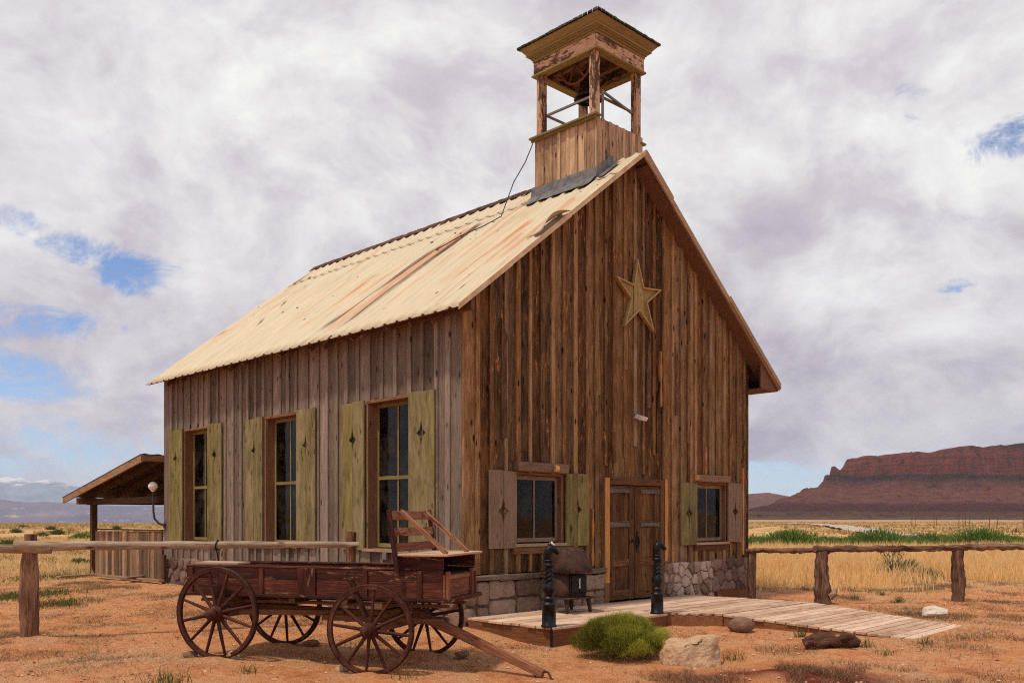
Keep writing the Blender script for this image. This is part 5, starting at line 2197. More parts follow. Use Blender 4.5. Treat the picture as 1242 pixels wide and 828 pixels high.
# golden field right of the schoolhouse
x, y = sample_field(150000, (.18, .78), (19.5, 40), 1.2)
nn = fbm2(x, y, 41, 4, .5)
keep = (rng.uniform(0, 1, len(x)) < np.clip((y - 20.0 + (nn - .5) * 9) / 6, 0, 1)) & (nn + rng.uniform(0, .3, len(x)) > .36)
x, y = x[keep], y[keep]
hh = (.24 + .26 * fbm2(x, y, 44, 3, .8) + np.clip((y - 22) / 8, 0, 1) * .10) * np.clip((y - 17) / 6, .4, 1) * rng.choice([.8, 1.0, 1.0, 1.25], len(x))
grass('golden_grass', 'tall golden dry grass field behind the right fence', 'grass', x, y, hh, .012 + y * .00042, .55, M['gold'], .58, .34)
# brown dead weeds, right
x, y = sample_field(330000, (.08, .72), (8.6, 24), 1.5)
nn = fbm2(x, y, 51, 4, .9)
n2 = fbm2(x, y, 52, 3, 2.6)
dens = np.clip((nn - .42) * 4, .05, 1) * np.clip((n2 - .30) * 3, .1, 1) * np.where(y < 13.5, .55, 1.0)
keep = rng.uniform(0, 1, len(x)) < dens
keep &= ~((y < 12) & (x < 3.0))
x, y = x[keep], y[keep]
grass('dead_weeds', 'low brown dead weeds on the soil around the ramp and right fence', 'dry weeds', x, y, .025 + .085 * fbm2(x, y, 53, 3, 1.2), .0035 + y * .00018, 2.2, M['dead'], .5, .5)
# dead weeds, left foreground
x, y = sample_field(300000, (-.68, .05), (8.5, 21), 1.5)
nn = fbm2(x, y, 61, 4, .85)
n2 = fbm2(x, y, 62, 3, 2.6)
dens = np.clip((nn - .41) * 5, .05, 1) * np.clip((n2 - .28) * 3, .1, 1) * np.clip((y - 8.6) / 2.2, .15, 1) * np.where(x > -1.6, .35, 1)
keep = rng.uniform(0, 1, len(x)) < dens
x, y = x[keep], y[keep]
grass('dead_weeds', 'low wiry brown weeds on the orange soil by the wagon and left post', 'dry weeds', x, y, .018 + .062 * fbm2(x, y, 63, 3, 1.2), .0034 + y * .00016, 2.6, M['dead'], .52, .5)
# left plain
x, y = sample_field(110000, (-.80, -.30), (15.5, 75), 1.3)
nn = fbm2(x, y, 71, 4, .45)
keep = (nn + rng.uniform(-.12, .12, len(x)) > .45 + np.clip((25 - y) / 14, 0, .35))
x, y = x[keep], y[keep]
rb = .62
grass('plain_grass', 'pale yellow grass covering the plain left of the schoolhouse', 'grass', x, y, .12 + .20 * fbm2(x, y, 73, 3, .5), .010 + y * .00045, .8, M['scrub'], .62, .36)
# green low weeds, left and right
xs, ys = [], []
for (px, py, rx, n) in ((50, 722, .55, 900), (10, 724, .35, 500), (72, 733, .5, 700), (15, 690, .8, 900), (60, 700, .9, 900), (88, 694, .6, 500), (35, 676, 1.2, 900), (95, 676, .9, 700),
                        (8, 660, 2.0, 800), (205, 826, .25, 160), (495, 822, .2, 50), (300, 816, .12, 40)):
    c = gp(px, py)
    xs.append(c.x + rng.normal(0, rx * .5, n))
    ys.append(c.y + rng.normal(0, rx * .5, n) * (1 + c.y / 25))
x, y = np.concatenate(xs), np.concatenate(ys)
grass('green_weeds', 'small patches of low green weeds on the left soil', 'weeds', x, y, .07 + rng.uniform(0, .08, len(x)), .006 + y * .0004, 1.3, M['sprout'], .5, .5)
xs, ys = [], []
for (px, py, rx, n) in ((972, 772, .08, 60), (1050, 784, .08, 60), (1122, 780, .10, 40), (1090, 730, .10, 70), (1035, 726, .12, 60), (1070, 722, .12, 50), (1200, 700, .6, 160),
                        (890, 800, .15, 70), (1075, 795, .12, 40)):
    c = gp(px, py)
    xs.append(c.x + rng.normal(0, rx * .5, n))
    ys.append(c.y + rng.normal(0, rx * .5, n))
x, y = np.concatenate(xs), np.concatenate(ys)
grass('green_weeds', 'small green sprouts by the ramp edge and right fence', 'weeds', x, y, .07 + rng.uniform(0, .12, len(x)), .005 + y * .0003, .9, M['sprout'], .55, .5)
# thicker dry weeds on the red dirt mound, lower right
x = rng.normal(2.8, .75, 9000)
y = rng.normal(9.2, .32, 9000)
x = np.concatenate([x, rng.normal(3.9, .5, 3600), rng.normal(1.75, .35, 1600)])
y = np.concatenate([y, rng.normal(9.4, .28, 3600), rng.normal(9.45, .16, 1600)])
nn = fbm2(x, y, 81, 3, 2.4)
keep = (nn > .50) & ((x > 3.35) | (nn > .58) | (x < 2.1))
x, y = x[keep], y[keep]
grass('dead_weeds', 'thicker dry brown weeds on the red dirt mound in front', 'dry weeds', x, y, .03 + .11 * fbm2(x, y, 83, 3, 1.5), .0055, 1.8, M['redweed'], .5, .5)

# pebbles
n = 9000
x, y = sample_field(n, (-.66, .66), (8.5, 17), 1.5)
ok = footprint_free(x, y)
x, y = x[ok], y[ok]
V, Fc = [], []
octv = np.array([[1, 0, 0], [0, 1, 0], [-1, 0, 0], [0, -1, 0], [0, 0, 1], [0, 0, -.6]])
octf = [(0, 1, 4), (1, 2, 4), (2, 3, 4), (3, 0, 4), (1, 0, 5), (2, 1, 5), (3, 2, 5), (0, 3, 5)]
mb = MB()
zz = H(x, y)
for i in range(len(x)):
    s = .004 + .022 * random.random() ** 5
    rz = random.uniform(0, 6.28)
    c, sn = math.cos(rz), math.sin(rz)
    v = [(x[i] + (q[0] * c - q[1] * sn) * s * random.uniform(.7, 1.4), y[i] + (q[0] * sn + q[1] * c) * s * random.uniform(.7, 1.4), zz[i] + s * .3 + q[2] * s * .6) for q in octv]
    mb.add(v, octf)
o = mb.build('gravel', M['pebble'])
tag(o, 'small stones and pebbles scattered on the orange soil', 'gravel', kind='stuff')


def shrub_mesh(n, w, h, mat, wid=.008, upright=.7, flat_base=.18, clump=7, seg_len=.55, rmin=0.0):
    """thin leaves spread through a dome-shaped volume, growing outward and up"""
    th = rng.uniform(0, 2 * np.pi, n)
    ph = np.arccos(rng.uniform(0.0, 1.0, n))
    rr = rng.uniform(.25, 1, n) ** .55
    d = np.stack([np.sin(ph) * np.cos(th), np.sin(ph) * np.sin(th), np.cos(ph)], 1)
    seeds = rng.normal(0, 1, (clump, 3))
    seeds[:, 2] = np.abs(seeds[:, 2]) * .8
    seeds /= np.linalg.norm(seeds, axis=1)[:, None]
    dot = (d @ seeds.T).max(1)
    lump = .80 + .24 * np.clip((dot - .6) / .4, 0, 1) + rng.normal(0, .05, n)
    tip = d * (rr * lump)[:, None] * np.array([w / 2, w / 2, h])
    g = d * np.array([w / 2, w / 2, h]) * seg_len * (.35 + .65 * rng.uniform(0, 1, n))[:, None]
    g[:, 2] = np.abs(g[:, 2]) + upright * h * .25 * rng.uniform(.4, 1, n)
    base = tip - g * .6
    base[:, 2] = np.maximum(base[:, 2], rng.uniform(0, flat_base * h, n) * .5)
    tip[:, 2] = np.maximum(tip[:, 2], base[:, 2] + .03 * h)
    r = np.clip(rng.normal(.48, .22, n) + (rr - .75) * .5, 0, 1)
    wv = wid * rng.uniform(.6, 1.3, n)
    return blades_mesh('foliage', base, tip, wv, r, mat)


def shrub(name, label, cat, loc, mesh, scale=(1, 1, 1), rz=0.0, group=None, stems=True, w=1.0, h=.5):
    r = empty(name, loc, rz)
    tag(r, label, cat, group)
    o = bpy.data.objects.new('foliage', mesh)
    COL.objects.link(o)
    o.parent = r
    o.scale = scale
    return r


def dome_mesh(n, rw, rh, mat):
    """a rounded cushion of fine upright leaves, narrower at its foot"""
    d = rng.normal(0, 1, (n, 3))
    d /= np.linalg.norm(d, axis=1)[:, None]
    d[:, 2] = np.where(d[:, 2] < -.55, -d[:, 2], d[:, 2])
    seeds = rng.normal(0, 1, (40, 3))
    seeds /= np.linalg.norm(seeds, axis=1)[:, None]
    dot = (d @ seeds.T)
    best = dot.max(1)
    which = dot.argmax(1)
    rr = rng.uniform(.15, 1, n) ** .38
    lump = .74 + .26 * np.clip((best - .78) / .22, 0, 1) + (rng.uniform(-.16, .12, 40)[which]) + rng.normal(0, .045, n)
    tip = d * (rr * lump)[:, None] * np.array([rw, rw, rh]) + np.array([0, 0, rh * .84])
    L = rng.uniform(.035, .085, n)
    up = d * np.array([.75, .75, .4]) + np.array([0, 0, .75]) + rng.normal(0, .32, (n, 3))
    up /= np.linalg.norm(up, axis=1)[:, None]
    base = tip - up * L[:, None]
    base[:, 2] = np.maximum(base[:, 2], 0)
    tip[:, 2] = np.maximum(tip[:, 2], base[:, 2] + .02)
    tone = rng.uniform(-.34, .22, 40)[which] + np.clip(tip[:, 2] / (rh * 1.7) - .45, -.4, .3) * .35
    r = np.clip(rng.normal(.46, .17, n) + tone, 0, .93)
    dry = rng.uniform(0, 1, n) < np.clip(.16 - tip[:, 2] * .6, .03, .16)
    r = np.where(dry, 1.0, r)
    return blades_mesh('foliage', base, tip, .0040 * rng.uniform(.6, 1.3, n), r, mat)


# round bright green bush in front of the deck
p = gp(760, 802)
p.y += .35
p.z = h1(p.x, p.y) - .01
gb = shrub('green_bush', 'round bright green bush in front of the deck', 'bush', p, dome_mesh(70000, .64, .30, M['brush']), rz=.4)
mb = MB()
for k in range(34):
    a = random.uniform(0, 6.28)
    l = random.uniform(.15, .48)
    mb.tube([(0.03 * math.cos(a), .03 * math.sin(a), -.02), (l * .5 * math.cos(a), l * .5 * math.sin(a), .12), (l * math.cos(a), l * math.sin(a), random.uniform(.2, .4))], [.010, .007, .003], n=5)
mb.build('stems', M['twig'], gb)
# strip of green bushes behind the golden grass
tam = [shrub_mesh(9000, 3.8, 1.0, M['tamarisk'], .035, .55, .2, 12, .16), shrub_mesh(9000, 3.4, .95, M['tamarisk'], .035, .6, .2, 9, .18)]
row = [(925, 46, 1.05, .80), (962, 44, 1.15, 1.25), (1000, 48, 1.0, .80), (1030, 47, 1.1, .85), (1063, 44, 1.0, 1.22), (1095, 47, 1.1, .92), (1130, 48, 1.2, .95), (1160, 46, 1.0, .9), (1192, 43, 1.15, 1.28),
       (1232, 52, 1.0, .6)]
names = ['leftmost low green bush of the row behind the golden grass', 'dark bulging green bush, second from the left in the bush row', 'low green bush right of the dark bulging bush in the row',
         'low green bush left of the bush below the pale road', 'dark rounded green bush in the row below the pale road', 'green bush just right of the rounded dark bush in the row',
         'wide green bush in the middle of the right half of the row', 'green bush left of the tallest right-hand bush in the row', 'tall dark green bush near the right end of the bush row',
         'smallest pale green bush at the right end of the row']
for i, (px, dep, sx, sz) in enumerate(row):
    x = (px - CX) / F * dep
    shrub('green_bush', names[i], 'bush', (x, dep, h1(x, dep) - .05), tam[i % 2], (sx, sx, sz), random.uniform(0, 6), 'row of green bushes behind the golden grass')
# grey green weed bush beside the right fence
p = gp(1092, 700)
sg = shrub_mesh(900, 1.5, .62, M['sage'], .03, .9, .2, 6, .6)
shrub('weed_bush', 'grey-green weed bush in the dry grass left of the last fence post', 'bush', p, sg, rz=1)
p = gp(1128, 702)
shrub('weed_bush', 'smaller grey-green weed bush beside the larger one by the fence', 'bush', p, sg, (.6, .6, .6), 2.2)
p = gp(1219, 697)
shrub('weed_bush', 'small grey-green weed bush in the grass right of the last fence post', 'bush', p, sg, (.55, .55, .5), 3.0)
p = gp(1218, 682)
shrub('weed_bush', 'dull green weed patch far right under the fence rail', 'bush', p, sg, (1.3, 1.3, .7), 4.0)
# tall thin weed sticking up there
p = gp(1082, 700)
wd = empty('tall_weed', p)
tag(wd, 'tall spindly weed rising above the fence rail level in dry grass', 'weed')
mb = MB()
for k in range(7):
    a = random.uniform(0, 6.28)
    t_ = Vector((.28 * math.cos(a), .2 * math.sin(a), random.uniform(.55, .95)))
    mb.tube([(0, 0, 0), t_ * .5 + Vector((0, 0, .08)), t_], [.012, .009, .004], n=5)
mb.build('stalks', M['sage'], wd)
base = rng.uniform(-1, 1, (220, 3)) * np.array([.3, .2, .25]) + np.array([0, 0, .65])
tip = base + rng.normal(0, .05, (220, 3))
o = bpy.data.objects.new('leaves', blades_mesh('leaves', base, tip, np.full(220, .03), rng.uniform(.3, 1, 220), M['sage']))
COL.objects.link(o)
o.parent = wd
# shrubs on the left plain
lm = [shrub_mesh(900, 1.6, .5, M['sprout'], .04, .8, .2, 6, .6), shrub_mesh(900, 1.5, .55, M['scrub'], .04, .8, .2, 6, .6)]
p = gp(100, 655)
shrub('plain_bush', 'dark green bush on the plain left of the lean-to post', 'bush', p, tam[0], (.5, .5, .6), 1.0)
left_b = [(20, 646, 0, 1.2), (52, 650, 0, .9), (70, 648, 0, 1.3), (142, 641, 0, 1.2), (180, 640, 1, 1.3), (12, 664, 0, 1.1), (48, 668, 1, .8), (90, 672, 1, .9), (28, 640, 0, 1.5), (62, 642, 0, 1.4), (86, 643, 1, 1.5), (8, 680, 1, .7),
          (58, 684, 1, .7), (98, 685, 0, .6), (110, 650, 0, 1.0), (165, 648, 0, 1.0)]
for (px, py, k, s) in left_b:
    p = gp(px, py)
    shrub('plain_bush', 'low scrubby bush dotting the grassy plain left of the schoolhouse', 'bush', p, lm[k], (s, s, s), random.uniform(0, 6), 'low bushes on the left plain')
# far scrub on the plains (uncountable)
x1, y1 = sample_field(5200, (-.75, -.35), (60, 340), 1.2)
x2, y2 = sample_field(4200, (.24, .8), (55, 420), 1.2)
x, y = np.concatenate([x1, x2]), np.concatenate([y1, y2])
nn = fbm2(x, y, 91, 3, .05)
keep = nn > .42
x, y = x[keep], y[keep]
sz = rng.uniform(.15, .5, len(x))
rep = 7
xx = np.repeat(x, rep) + rng.normal(0, 1, len(x) * rep) * np.repeat(sz, rep)
yy = np.repeat(y, rep) + rng.normal(0, 1, len(x) * rep) * np.repeat(sz, rep)
hh = np.repeat(sz, rep) * .9
grass('distant_scrub', 'sparse low desert scrub dotting the far plains', 'scrub', xx, yy, hh, np.repeat(sz, rep) * .7, .9, M['scrub'], .30, .35)

# ------------------------------------------------------------------ far road and posts


def road():
    m, nt, b = new_mat('pale_gravel_road')
    pos = nt.n('ShaderNodeNewGeometry').outputs['Position']
    nt.put(b.inputs['Base Color'], nt.ramp(nt.noise(pos, .6, 5, .6), [(.3, (.36, .28, .23)), (.7, (.50, .41, .36))]))
    b.inputs['Roughness'].default_value = .95
    pts = [PD(1100, 655, 62), PD(1064, 648, 84), PD(1030, 641, 128), PD(1012, 637.5, 175), PD(990, 635.5, 225), PD(930, 634, 300)]
    pts = [Vector((q.x, q.y, 0)) for q in pts]
    fine = []
    for a, c in zip(pts[:-1], pts[1:]):
        for i in range(12):
            fine.append(a.lerp(c, i / 12))
    L, Rr = [], []
    for i, q in enumerate(fine):
        d_ = (fine[min(i + 1, len(fine) - 1)] - fine[max(i - 1, 0)]).normalized()
        nn_ = Vector((-d_.y, d_.x, 0)) * 1.9
        L.append(q + nn_)
        Rr.append(q - nn_)
    X = np.array([[a.x * (1 - t) + c.x * t for t in np.linspace(0, 1, 7)] for a, c in zip(L, Rr)])
    Y = np.array([[a.y * (1 - t) + c.y * t for t in np.linspace(0, 1, 7)] for a, c in zip(L, Rr)])
    o = grid_mesh('road', X, Y, H(X, Y) + .32, m, {})
    tag(o, 'pale gravel road curving across the far plain', 'road', kind='structure')


road()
mb = MB()
mb.tube([(0, 0, -.3), (0, 0, 1.0), (0, 0, 2.6)], [.055, .05, .045], n=6)
pp = None
for (px, dep, s) in ((1106, 150, .9), (1110, 156, .8), (1133, 150, 1.0), (1136, 158, .85), (1163, 148, .9), (1168, 150, 1.0), (1171, 158, 1.0), (1176, 162, .9), (1200, 125, 1.15), (1210, 150, 1.0), (1241, 140, 1.0)):
    if pp is None:
        pp = mb.build('distant_post', M['under'])
        o = pp
    else:
        o = pp.copy()
        COL.objects.link(o)
    x = (px - CX) / F * dep
    o.location = (x, dep, h1(x, dep))
    o.scale = (1, 1, s)
    tag(o, 'thin dark post standing on the far plain below the mesa', 'post', 'thin dark posts on the far plain')

# ------------------------------------------------------------------ mesa, ridge, mountains


def strata_material(name, cols, zs, wob, extra=None, stripe=True):
    m, nt, b = new_mat(name)
    pos = nt.n('ShaderNodeNewGeometry').outputs['Position']
    sp = nt.n('ShaderNodeSeparateXYZ')
    nt.put(sp.inputs[0], pos)
    n1 = nt.noise(nt.vmul(pos, (.006, .006, .006)), 1, 6, .65)
    n2 = nt.noise(nt.vmul(pos, (.05, .05, .30)), 1, 8, .72)
    z = nt.math('ADD', sp.outputs[2], nt.math('MULTIPLY', nt.math('SUBTRACT', n1, .5), wob))
    zz = nt.math('DIVIDE', z, zs)
    col = nt.ramp(zz, cols)
    col = nt.mix(nt.math('MULTIPLY', nt.step(n2, .35, .7), .65), col, nt.mix(1.0, col, (.45, .40, .42), 'MULTIPLY'))
    if stripe:   # vertical cracks, their shade painted in as dark streaks, and pale gullies
        n3 = nt.noise(nt.vmul(pos, (.09, .09, .007)), 1, 7, .72)
        col = nt.mix(nt.math('MULTIPLY', nt.step(n3, .56, .70), .40), col, (.26, .13, .09))
        col = nt.mix(nt.math('MULTIPLY', nt.step(n3, .47, .36), .75), col, (.030, .011, .009))
        dot = nt.step(nt.noise(nt.vmul(pos, (.12, .12, .12)), 1, 3, .7), .56, .68)
        col = nt.mix(nt.math('MULTIPLY', dot, .45), col, (.06, .055, .03))
    nt.put(b.inputs['Base Color'], col)
    b.inputs['Roughness'].default_value = .98
    b.inputs['Specular IOR Level'].default_value = .05
    nt.put(b.inputs['Normal'], nt.bump(nt.math('ADD', n2, nt.math('MULTIPLY', n1, 2.0)), 9.0))
    return m


def mesa():
    cols = [(0.000, (0.1366, 0.0755, 0.0414)), (0.070, (0.1261, 0.0577, 0.0315)), (0.095, (0.0630, 0.0125, 0.0091)), (0.170, (0.0893, 0.0196, 0.0124)), (0.200, (0.1681, 0.0577, 0.0348)), (0.360, (0.1786, 0.0595, 0.0348)), (0.480, (0.1261, 0.0391, 0.0256)),
            (0.530, (0.0473, 0.0214, 0.0166)), (0.560, (0.0525, 0.0196, 0.0149)), (0.585, (0.1997, 0.0426, 0.0215)), (0.750, (0.2522, 0.0551, 0.0273)), (0.800, (0.1576, 0.0355, 0.0199)), (0.830, (0.2417, 0.0533, 0.0265)), (0.930, (0.1471, 0.0355, 0.0199)), (0.970, (0.0525, 0.0178, 0.0116)), (1.000, (0.1051, 0.0444, 0.0249))]
    m = strata_material('mesa_strata', cols, 125.0, 9.0)
    # plan: cliff front at y = 1500, left end at x = 515, running right and back
    xs = np.concatenate([np.linspace(200, 1350, 860), np.linspace(1356, 3200, 140)])
    ys = np.concatenate([np.linspace(1120, 1445, 90), np.linspace(1447, 1600, 110), np.linspace(1610, 3200, 40)])
    Y, X = np.meshgrid(ys, xs, indexing='ij')
    butt = (fbm2(X, Y, 101, 4, .012) - .5) * 80 + (fbm2(X, Y, 102, 4, .045) - .5) * 44
    dy = Y - 1500
    XE = 523 + (Y - 1500) * .62
    dx = (X - XE) * .85
    dx = np.where(dx < 0, dx * 3.6, dx)
    d = np.where((dx < 60) & (dy < 60), np.minimum(dx, dy), np.minimum(dx, dy)) + butt * np.clip((np.minimum(dx, dy) + 330) / 300, 0, 1) + (np.clip((X - 523) / 200, 0, 1) - 1) * 6
    # height from distance inside the cliff line
    rim = 109 + np.clip((X - 560) / 420, 0, 1) * 18 + np.clip((X - 600) / 240, 0, 1) * 9 + np.clip((X - 900) / 900, 0, 1) * 10 + (fbm2(X, Y * .3, 105, 4, .02) - .5) * 9
    rim = rim - np.clip((590 - X) / 60, 0, 1) * 12 - 10 * np.exp(-((X - 548) / 14) ** 2)
    foot = 63.0
    s = np.clip((d + 300) / 300, 0, 1)
    talus = foot * (.10 * s + .90 * s ** 1.7)
    rill = (fbm2(X * 1.0, Y * .18, 103, 4, .03) - .5) * 12 * s * (1 - s * .4)
    ledge = 6 * (1 / (1 + np.exp(-(d + 238) / 3)))
    led2 = 5 * (1 / (1 + np.exp(-(d + 14) / 1.5)))
    cl = 1 / (1 + np.exp(-(d - 3) / 2.2))
    c2 = 1 / (1 + np.exp(-(d - 15) / 2.5))
    Z = talus + rill + ledge + led2 + (rim - foot - 14) * (cl * .72 + c2 * .28) + np.clip(d - 20, 0, 400) * .012
    Z = Z - 2.5 + H(X, Y) * 0 - np.clip(1 - s * 12, 0, 1) * 6
    o = grid_mesh('mesa', X, Y, Z, m, {})
    tag(o, 'dark red flat-topped mesa with a banded cliff on the right', 'mesa', kind='structure')


mesa()


def ridge(name, label, cat, depth, prof, mat, base_z, thick, nseed, amp, seedz=4.0, nx=420, nd=60, gull=.35):
    """a long hill: prof = [(px, py)] skyline, real crest at depth, slopes in front and behind"""
    pxs = np.array([p[0] for p in prof], float)
    zs_ = np.array([CZ + (HOR - p[1]) * depth / F for p in prof])
    px = np.linspace(pxs[0], pxs[-1], nx)
    crest = np.interp(px, pxs, zs_)
    t = np.linspace(-1, 1, nd)
    T, PX = np.meshgrid(t, px, indexing='ij')
    X = (PX - CX) / F * depth
    Y = depth + T * thick
    C_ = np.interp(PX, px, crest)
    k = 1 - np.abs(T)
    n = (fbm2(X, Y, nseed, 5, seedz / thick) - .5)
    n2 = np.abs(fbm2(X, Y * .4, nseed + 3, 4, seedz * 1.8 / thick) - .5) * 2
    Z = base_z + (C_ - base_z) * np.clip(k ** 1.15, 0, 1) * (1 - gull * n2 * (1 - k) * 1.2) + amp * n * np.clip(1.2 - np.abs(k - .5), 0, 1) * (k > .02)
    o = grid_mesh(name, X, Y, Z, mat, {})
    tag(o, label, cat, kind='structure')


rm = strata_material('far_ridge_rock', [(0, (.17, .075, .06)), (.4, (.15, .06, .05)), (.7, (.19, .075, .055)), (1, (.20, .08, .06))], 80.0, 10)
ridge('far_ridge', 'low reddish ridge behind the left end of the mesa', 'ridge', 2600,
      [(700, 606), (830, 602), (880, 600), (905, 599), (918, 598), (932, 597), (946, 600), (958, 602), (975, 604), (1000, 606), (1040, 610), (1100, 618), (1160, 626)], rm, -8, 420, 201, 14)


def mountain_material(snow):
    m, nt, b = new_mat('mountain_rock' if snow else 'foothill_rock')
    pos = nt.n('ShaderNodeNewGeometry').outputs['Position']
    sp = nt.n('ShaderNodeSeparateXYZ')
    nt.put(sp.inputs[0], pos)
    n1 = nt.noise(nt.vmul(pos, (.002, .002, .003)), 1, 7, .7)
    n2 = nt.noise(nt.vmul(pos, (.006, .003, .015)), 1, 6, .7)
    if snow:
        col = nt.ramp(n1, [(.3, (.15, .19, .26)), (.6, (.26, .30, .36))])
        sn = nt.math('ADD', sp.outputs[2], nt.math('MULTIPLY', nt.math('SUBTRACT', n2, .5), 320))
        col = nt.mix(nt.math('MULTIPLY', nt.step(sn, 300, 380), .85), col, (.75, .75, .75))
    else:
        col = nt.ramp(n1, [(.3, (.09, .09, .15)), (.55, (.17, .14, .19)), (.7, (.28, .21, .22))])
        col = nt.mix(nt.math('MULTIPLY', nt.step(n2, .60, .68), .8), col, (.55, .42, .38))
    nt.put(b.inputs['Base Color'], col)
    b.inputs['Roughness'].default_value = 1.0
    b.inputs['Specular IOR Level'].default_value = .0
    nt.put(b.inputs['Normal'], nt.bump(n1, 25.0))
    return m


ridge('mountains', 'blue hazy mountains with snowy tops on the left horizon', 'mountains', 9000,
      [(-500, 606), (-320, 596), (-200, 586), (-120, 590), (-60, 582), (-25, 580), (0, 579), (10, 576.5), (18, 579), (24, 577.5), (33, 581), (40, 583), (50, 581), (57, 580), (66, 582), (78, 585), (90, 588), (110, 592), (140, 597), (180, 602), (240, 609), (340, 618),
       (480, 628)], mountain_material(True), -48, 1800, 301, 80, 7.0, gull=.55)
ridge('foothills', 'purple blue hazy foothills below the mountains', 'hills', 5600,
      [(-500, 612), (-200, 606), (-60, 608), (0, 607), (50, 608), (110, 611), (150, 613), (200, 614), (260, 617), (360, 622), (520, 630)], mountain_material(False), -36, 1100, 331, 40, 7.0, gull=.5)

# ------------------------------------------------------------------ haze, sky, sun, camera
hz = bpy.data.materials.new('haze_air')
hz.use_nodes = True
t = hz.node_tree
t.nodes.remove(t.nodes['Principled BSDF'])
pv = t.nodes.new('ShaderNodeVolumePrincipled')
pv.inputs['Color'].default_value = (.58, .74, 1.0, 1)
pv.inputs['Density'].default_value = .000065
pv.inputs['Anisotropy'].default_value = .0
t.links.new(pv.outputs[0], t.nodes['Material Output'].inputs['Volume'])
mb = MB()
mb.box(-11500, 11500, -9000, 11500, -70, 520)
o = mb.build('haze', hz)
tag(o, 'thin pale blue haze over the distant land', 'haze', kind='stuff')

SUN = Vector((-.30, -.26, .92)).normalized()      # towards the sun
w = bpy.data.worlds.new('World')
S.world = w
w.use_nodes = True
nt = NT(w.node_tree)
for n_ in list(w.node_tree.nodes):
    w.node_tree.nodes.remove(n_)
out = nt.n('ShaderNodeOutputWorld')
sky = nt.n('ShaderNodeTexSky', sky_type='NISHITA')
sky.sun_disc = False
sky.sun_elevation = math.asin(SUN.z)
sky.sun_rotation = math.atan2(SUN.x, SUN.y)
sky.altitude = 1300
bg1 = nt.n('ShaderNodeBackground')
nt.put(bg1.inputs[0], nt.mix(1.0, sky.outputs[0], (.85, .95, 1.15), 'MULTIPLY'))
bg1.inputs[1].default_value = .10
gen = nt.n('ShaderNodeTexCoord').outputs['Generated']
nrm = nt.n('ShaderNodeVectorMath', operation='NORMALIZE')
nt.put(nrm.inputs[0], gen)
dirv = nrm.outputs[0]
sp = nt.n('ShaderNodeSeparateXYZ')
nt.put(sp.inputs[0], dirv)
dz = nt.math('MAXIMUM', sp.outputs[2], 0.0)
den = nt.math('ADD', dz, .16)
cmb = nt.n('ShaderNodeCombineXYZ')
nt.put(cmb.inputs[0], nt.math('DIVIDE', sp.outputs[0], den))
nt.put(cmb.inputs[1], nt.math('DIVIDE', sp.outputs[1], den))
cmb.inputs[2].default_value = .3
pl = cmb.outputs[0]
sunv = SUN


def density(vec):
    wv = nt.n('ShaderNodeTexNoise')
    nt.put(wv.inputs['Vector'], vec)
    wv.inputs['Scale'].default_value = 1.7
    wv.inputs['Detail'].default_value = 3
    warp = nt.vmul(nt.vadd(wv.outputs['Color'], (-.5, -.5, -.5)), (.55, .55, .55))
    v2 = nt.vadd(vec, warp)
    a_ = nt.noise(v2, 1.1, 2, .5)
    b_ = nt.noise(v2, 2.9, 11, .60)
    return nt.math('MULTIPLY_ADD', a_, .42, nt.math('MULTIPLY', b_, .58))


# cloud deck: direction space flattened towards the horizon
base_v = nt.vadd(nt.vmul(dirv, (1.7, 1.7, 2.7)), nt.vmul(pl, (.22, .22, 0)))
D1 = density(base_v)
D2 = density(nt.vadd(base_v, (-.05, -.02, .13)))
lit = nt.math('MULTIPLY_ADD', nt.math('SUBTRACT', D1, D2), 1.9, .54, clamp=True)
thick = nt.step(D1, .42, .62)
ccol = nt.ramp(lit, [(.15, (.40, .365, .425)), (.40, (.50, .47, .515)), (.56, (.61, .595, .61)), (.80, (.75, .75, .745))])
grey = nt.ramp(nt.noise(base_v, .8, 4, .5), [(.36, (.66, .62, .70)), (.47, (.90, .875, .91)), (.60, (1.10, 1.10, 1.08))])
ccol = nt.mix(1.0, ccol, grey, 'MULTIPLY')
bg2 = nt.n('ShaderNodeBackground')
nt.put(bg2.inputs[0], ccol)
bg2.inputs[1].default_value = .94


def pxdir(px, py):
    return Vector(((px - CX) / F, 1, (HOR - py) / F)).normalized()


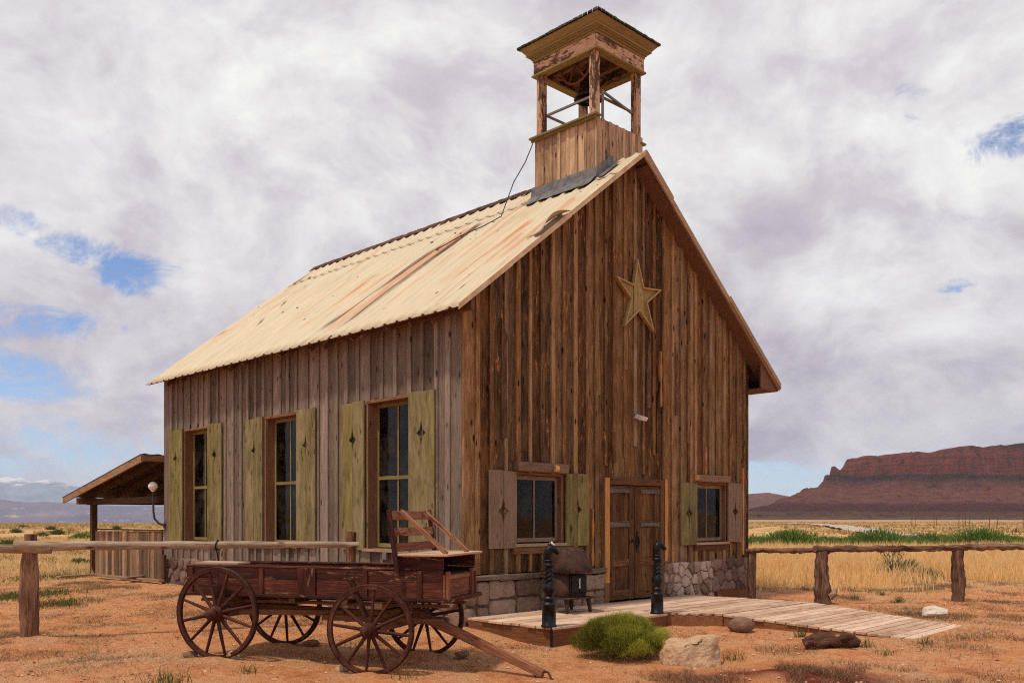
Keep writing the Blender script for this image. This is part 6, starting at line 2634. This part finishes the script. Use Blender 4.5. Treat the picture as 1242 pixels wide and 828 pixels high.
hole = None
wob = nt.math('SUBTRACT', .52, D1)
for (px, py, sx, sy, amt) in ((165, 338, 52, 22, 1.05), (85, 302, 42, 20, .95), (20, 270, 46, 18, .8), (45, 392, 66, 24, 1.05), (25, 455, 90, 30, 1.05), (60, 545, 170, 34, 1.0), (1232, 168, 38, 24, 1.0), (1155, 347, 20, 8, .9), (985, 585, 170, 26, 1.0), (-160, 380, 130, 60, 1.0)):
    # an ellipse of clear sky about a fixed direction
    d0 = pxdir(px, py)
    azv = Vector((d0.y, -d0.x, 0)).normalized()
    upv = azv.cross(d0)
    dt1 = nt.n('ShaderNodeVectorMath', operation='DOT_PRODUCT')
    nt.put(dt1.inputs[0], dirv)
    dt1.inputs[1].default_value = azv * (F / sx)
    dt2 = nt.n('ShaderNodeVectorMath', operation='DOT_PRODUCT')
    nt.put(dt2.inputs[0], dirv)
    dt2.inputs[1].default_value = upv * (F / sy)
    fw = nt.n('ShaderNodeVectorMath', operation='DOT_PRODUCT')
    nt.put(fw.inputs[0], dirv)
    fw.inputs[1].default_value = d0
    rr = nt.math('SQRT', nt.math('ADD', nt.math('MULTIPLY', dt1.outputs['Value'], dt1.outputs['Value']), nt.math('MULTIPLY', dt2.outputs['Value'], dt2.outputs['Value'])))
    # the clear gap follows the cloud density: thin cloud opens first
    mk = nt.math('MULTIPLY', nt.step(rr, 1.9, .35), amt)
    mk = nt.math('MULTIPLY', mk, nt.step(fw.outputs['Value'], .2, .4))
    hole = mk if hole is None else nt.math('MAXIMUM', hole, mk)
fineD = nt.noise(nt.vmul(dirv, (1, 1, 1.7)), 10, 12, .68, .9)
DD = nt.math('MULTIPLY_ADD', nt.math('SUBTRACT', fineD, .5), 1.0, D1)
cover = nt.step(nt.math('SUBTRACT', DD, nt.math('MULTIPLY', hole, .33)), .10, .34)
mx = nt.n('ShaderNodeMixShader')
nt.put(mx.inputs[0], cover)
nt.L.new(bg1.outputs[0], mx.inputs[1])
nt.L.new(bg2.outputs[0], mx.inputs[2])
nt.L.new(mx.outputs[0], out.inputs[0])

sl = bpy.data.lights.new('sun', 'SUN')
sl.energy = 2.25
sl.angle = R(4)
sl.color = (1.0, .87, .68)
so = bpy.data.objects.new('sun', sl)
COL.objects.link(so)
so.rotation_euler = SUN.to_track_quat('Z', 'Y').to_euler()

cam = bpy.data.cameras.new('camera')
co = bpy.data.objects.new('camera', cam)
COL.objects.link(co)
co.location = (0, 0, CZ)
co.rotation_euler = (math.pi / 2, 0, 0)
cam.sensor_width = 36
cam.lens = F / 1242 * 36
cam.shift_y = (HOR - 414) / 1242
cam.clip_start = .1
cam.clip_end = 20000
S.camera = co
S.view_settings.view_transform = 'Standard'
S.view_settings.look = 'None'
S.view_settings.exposure = .35
S.view_settings.gamma = 1
S.render.engine = 'CYCLES'
S.cycles.use_denoising = False
S.cycles.filter_width = 1.15
S.cycles.max_bounces = 6
S.cycles.diffuse_bounces = 3
S.cycles.glossy_bounces = 2
S.cycles.transparent_max_bounces = 8
S.cycles.volume_bounces = 1
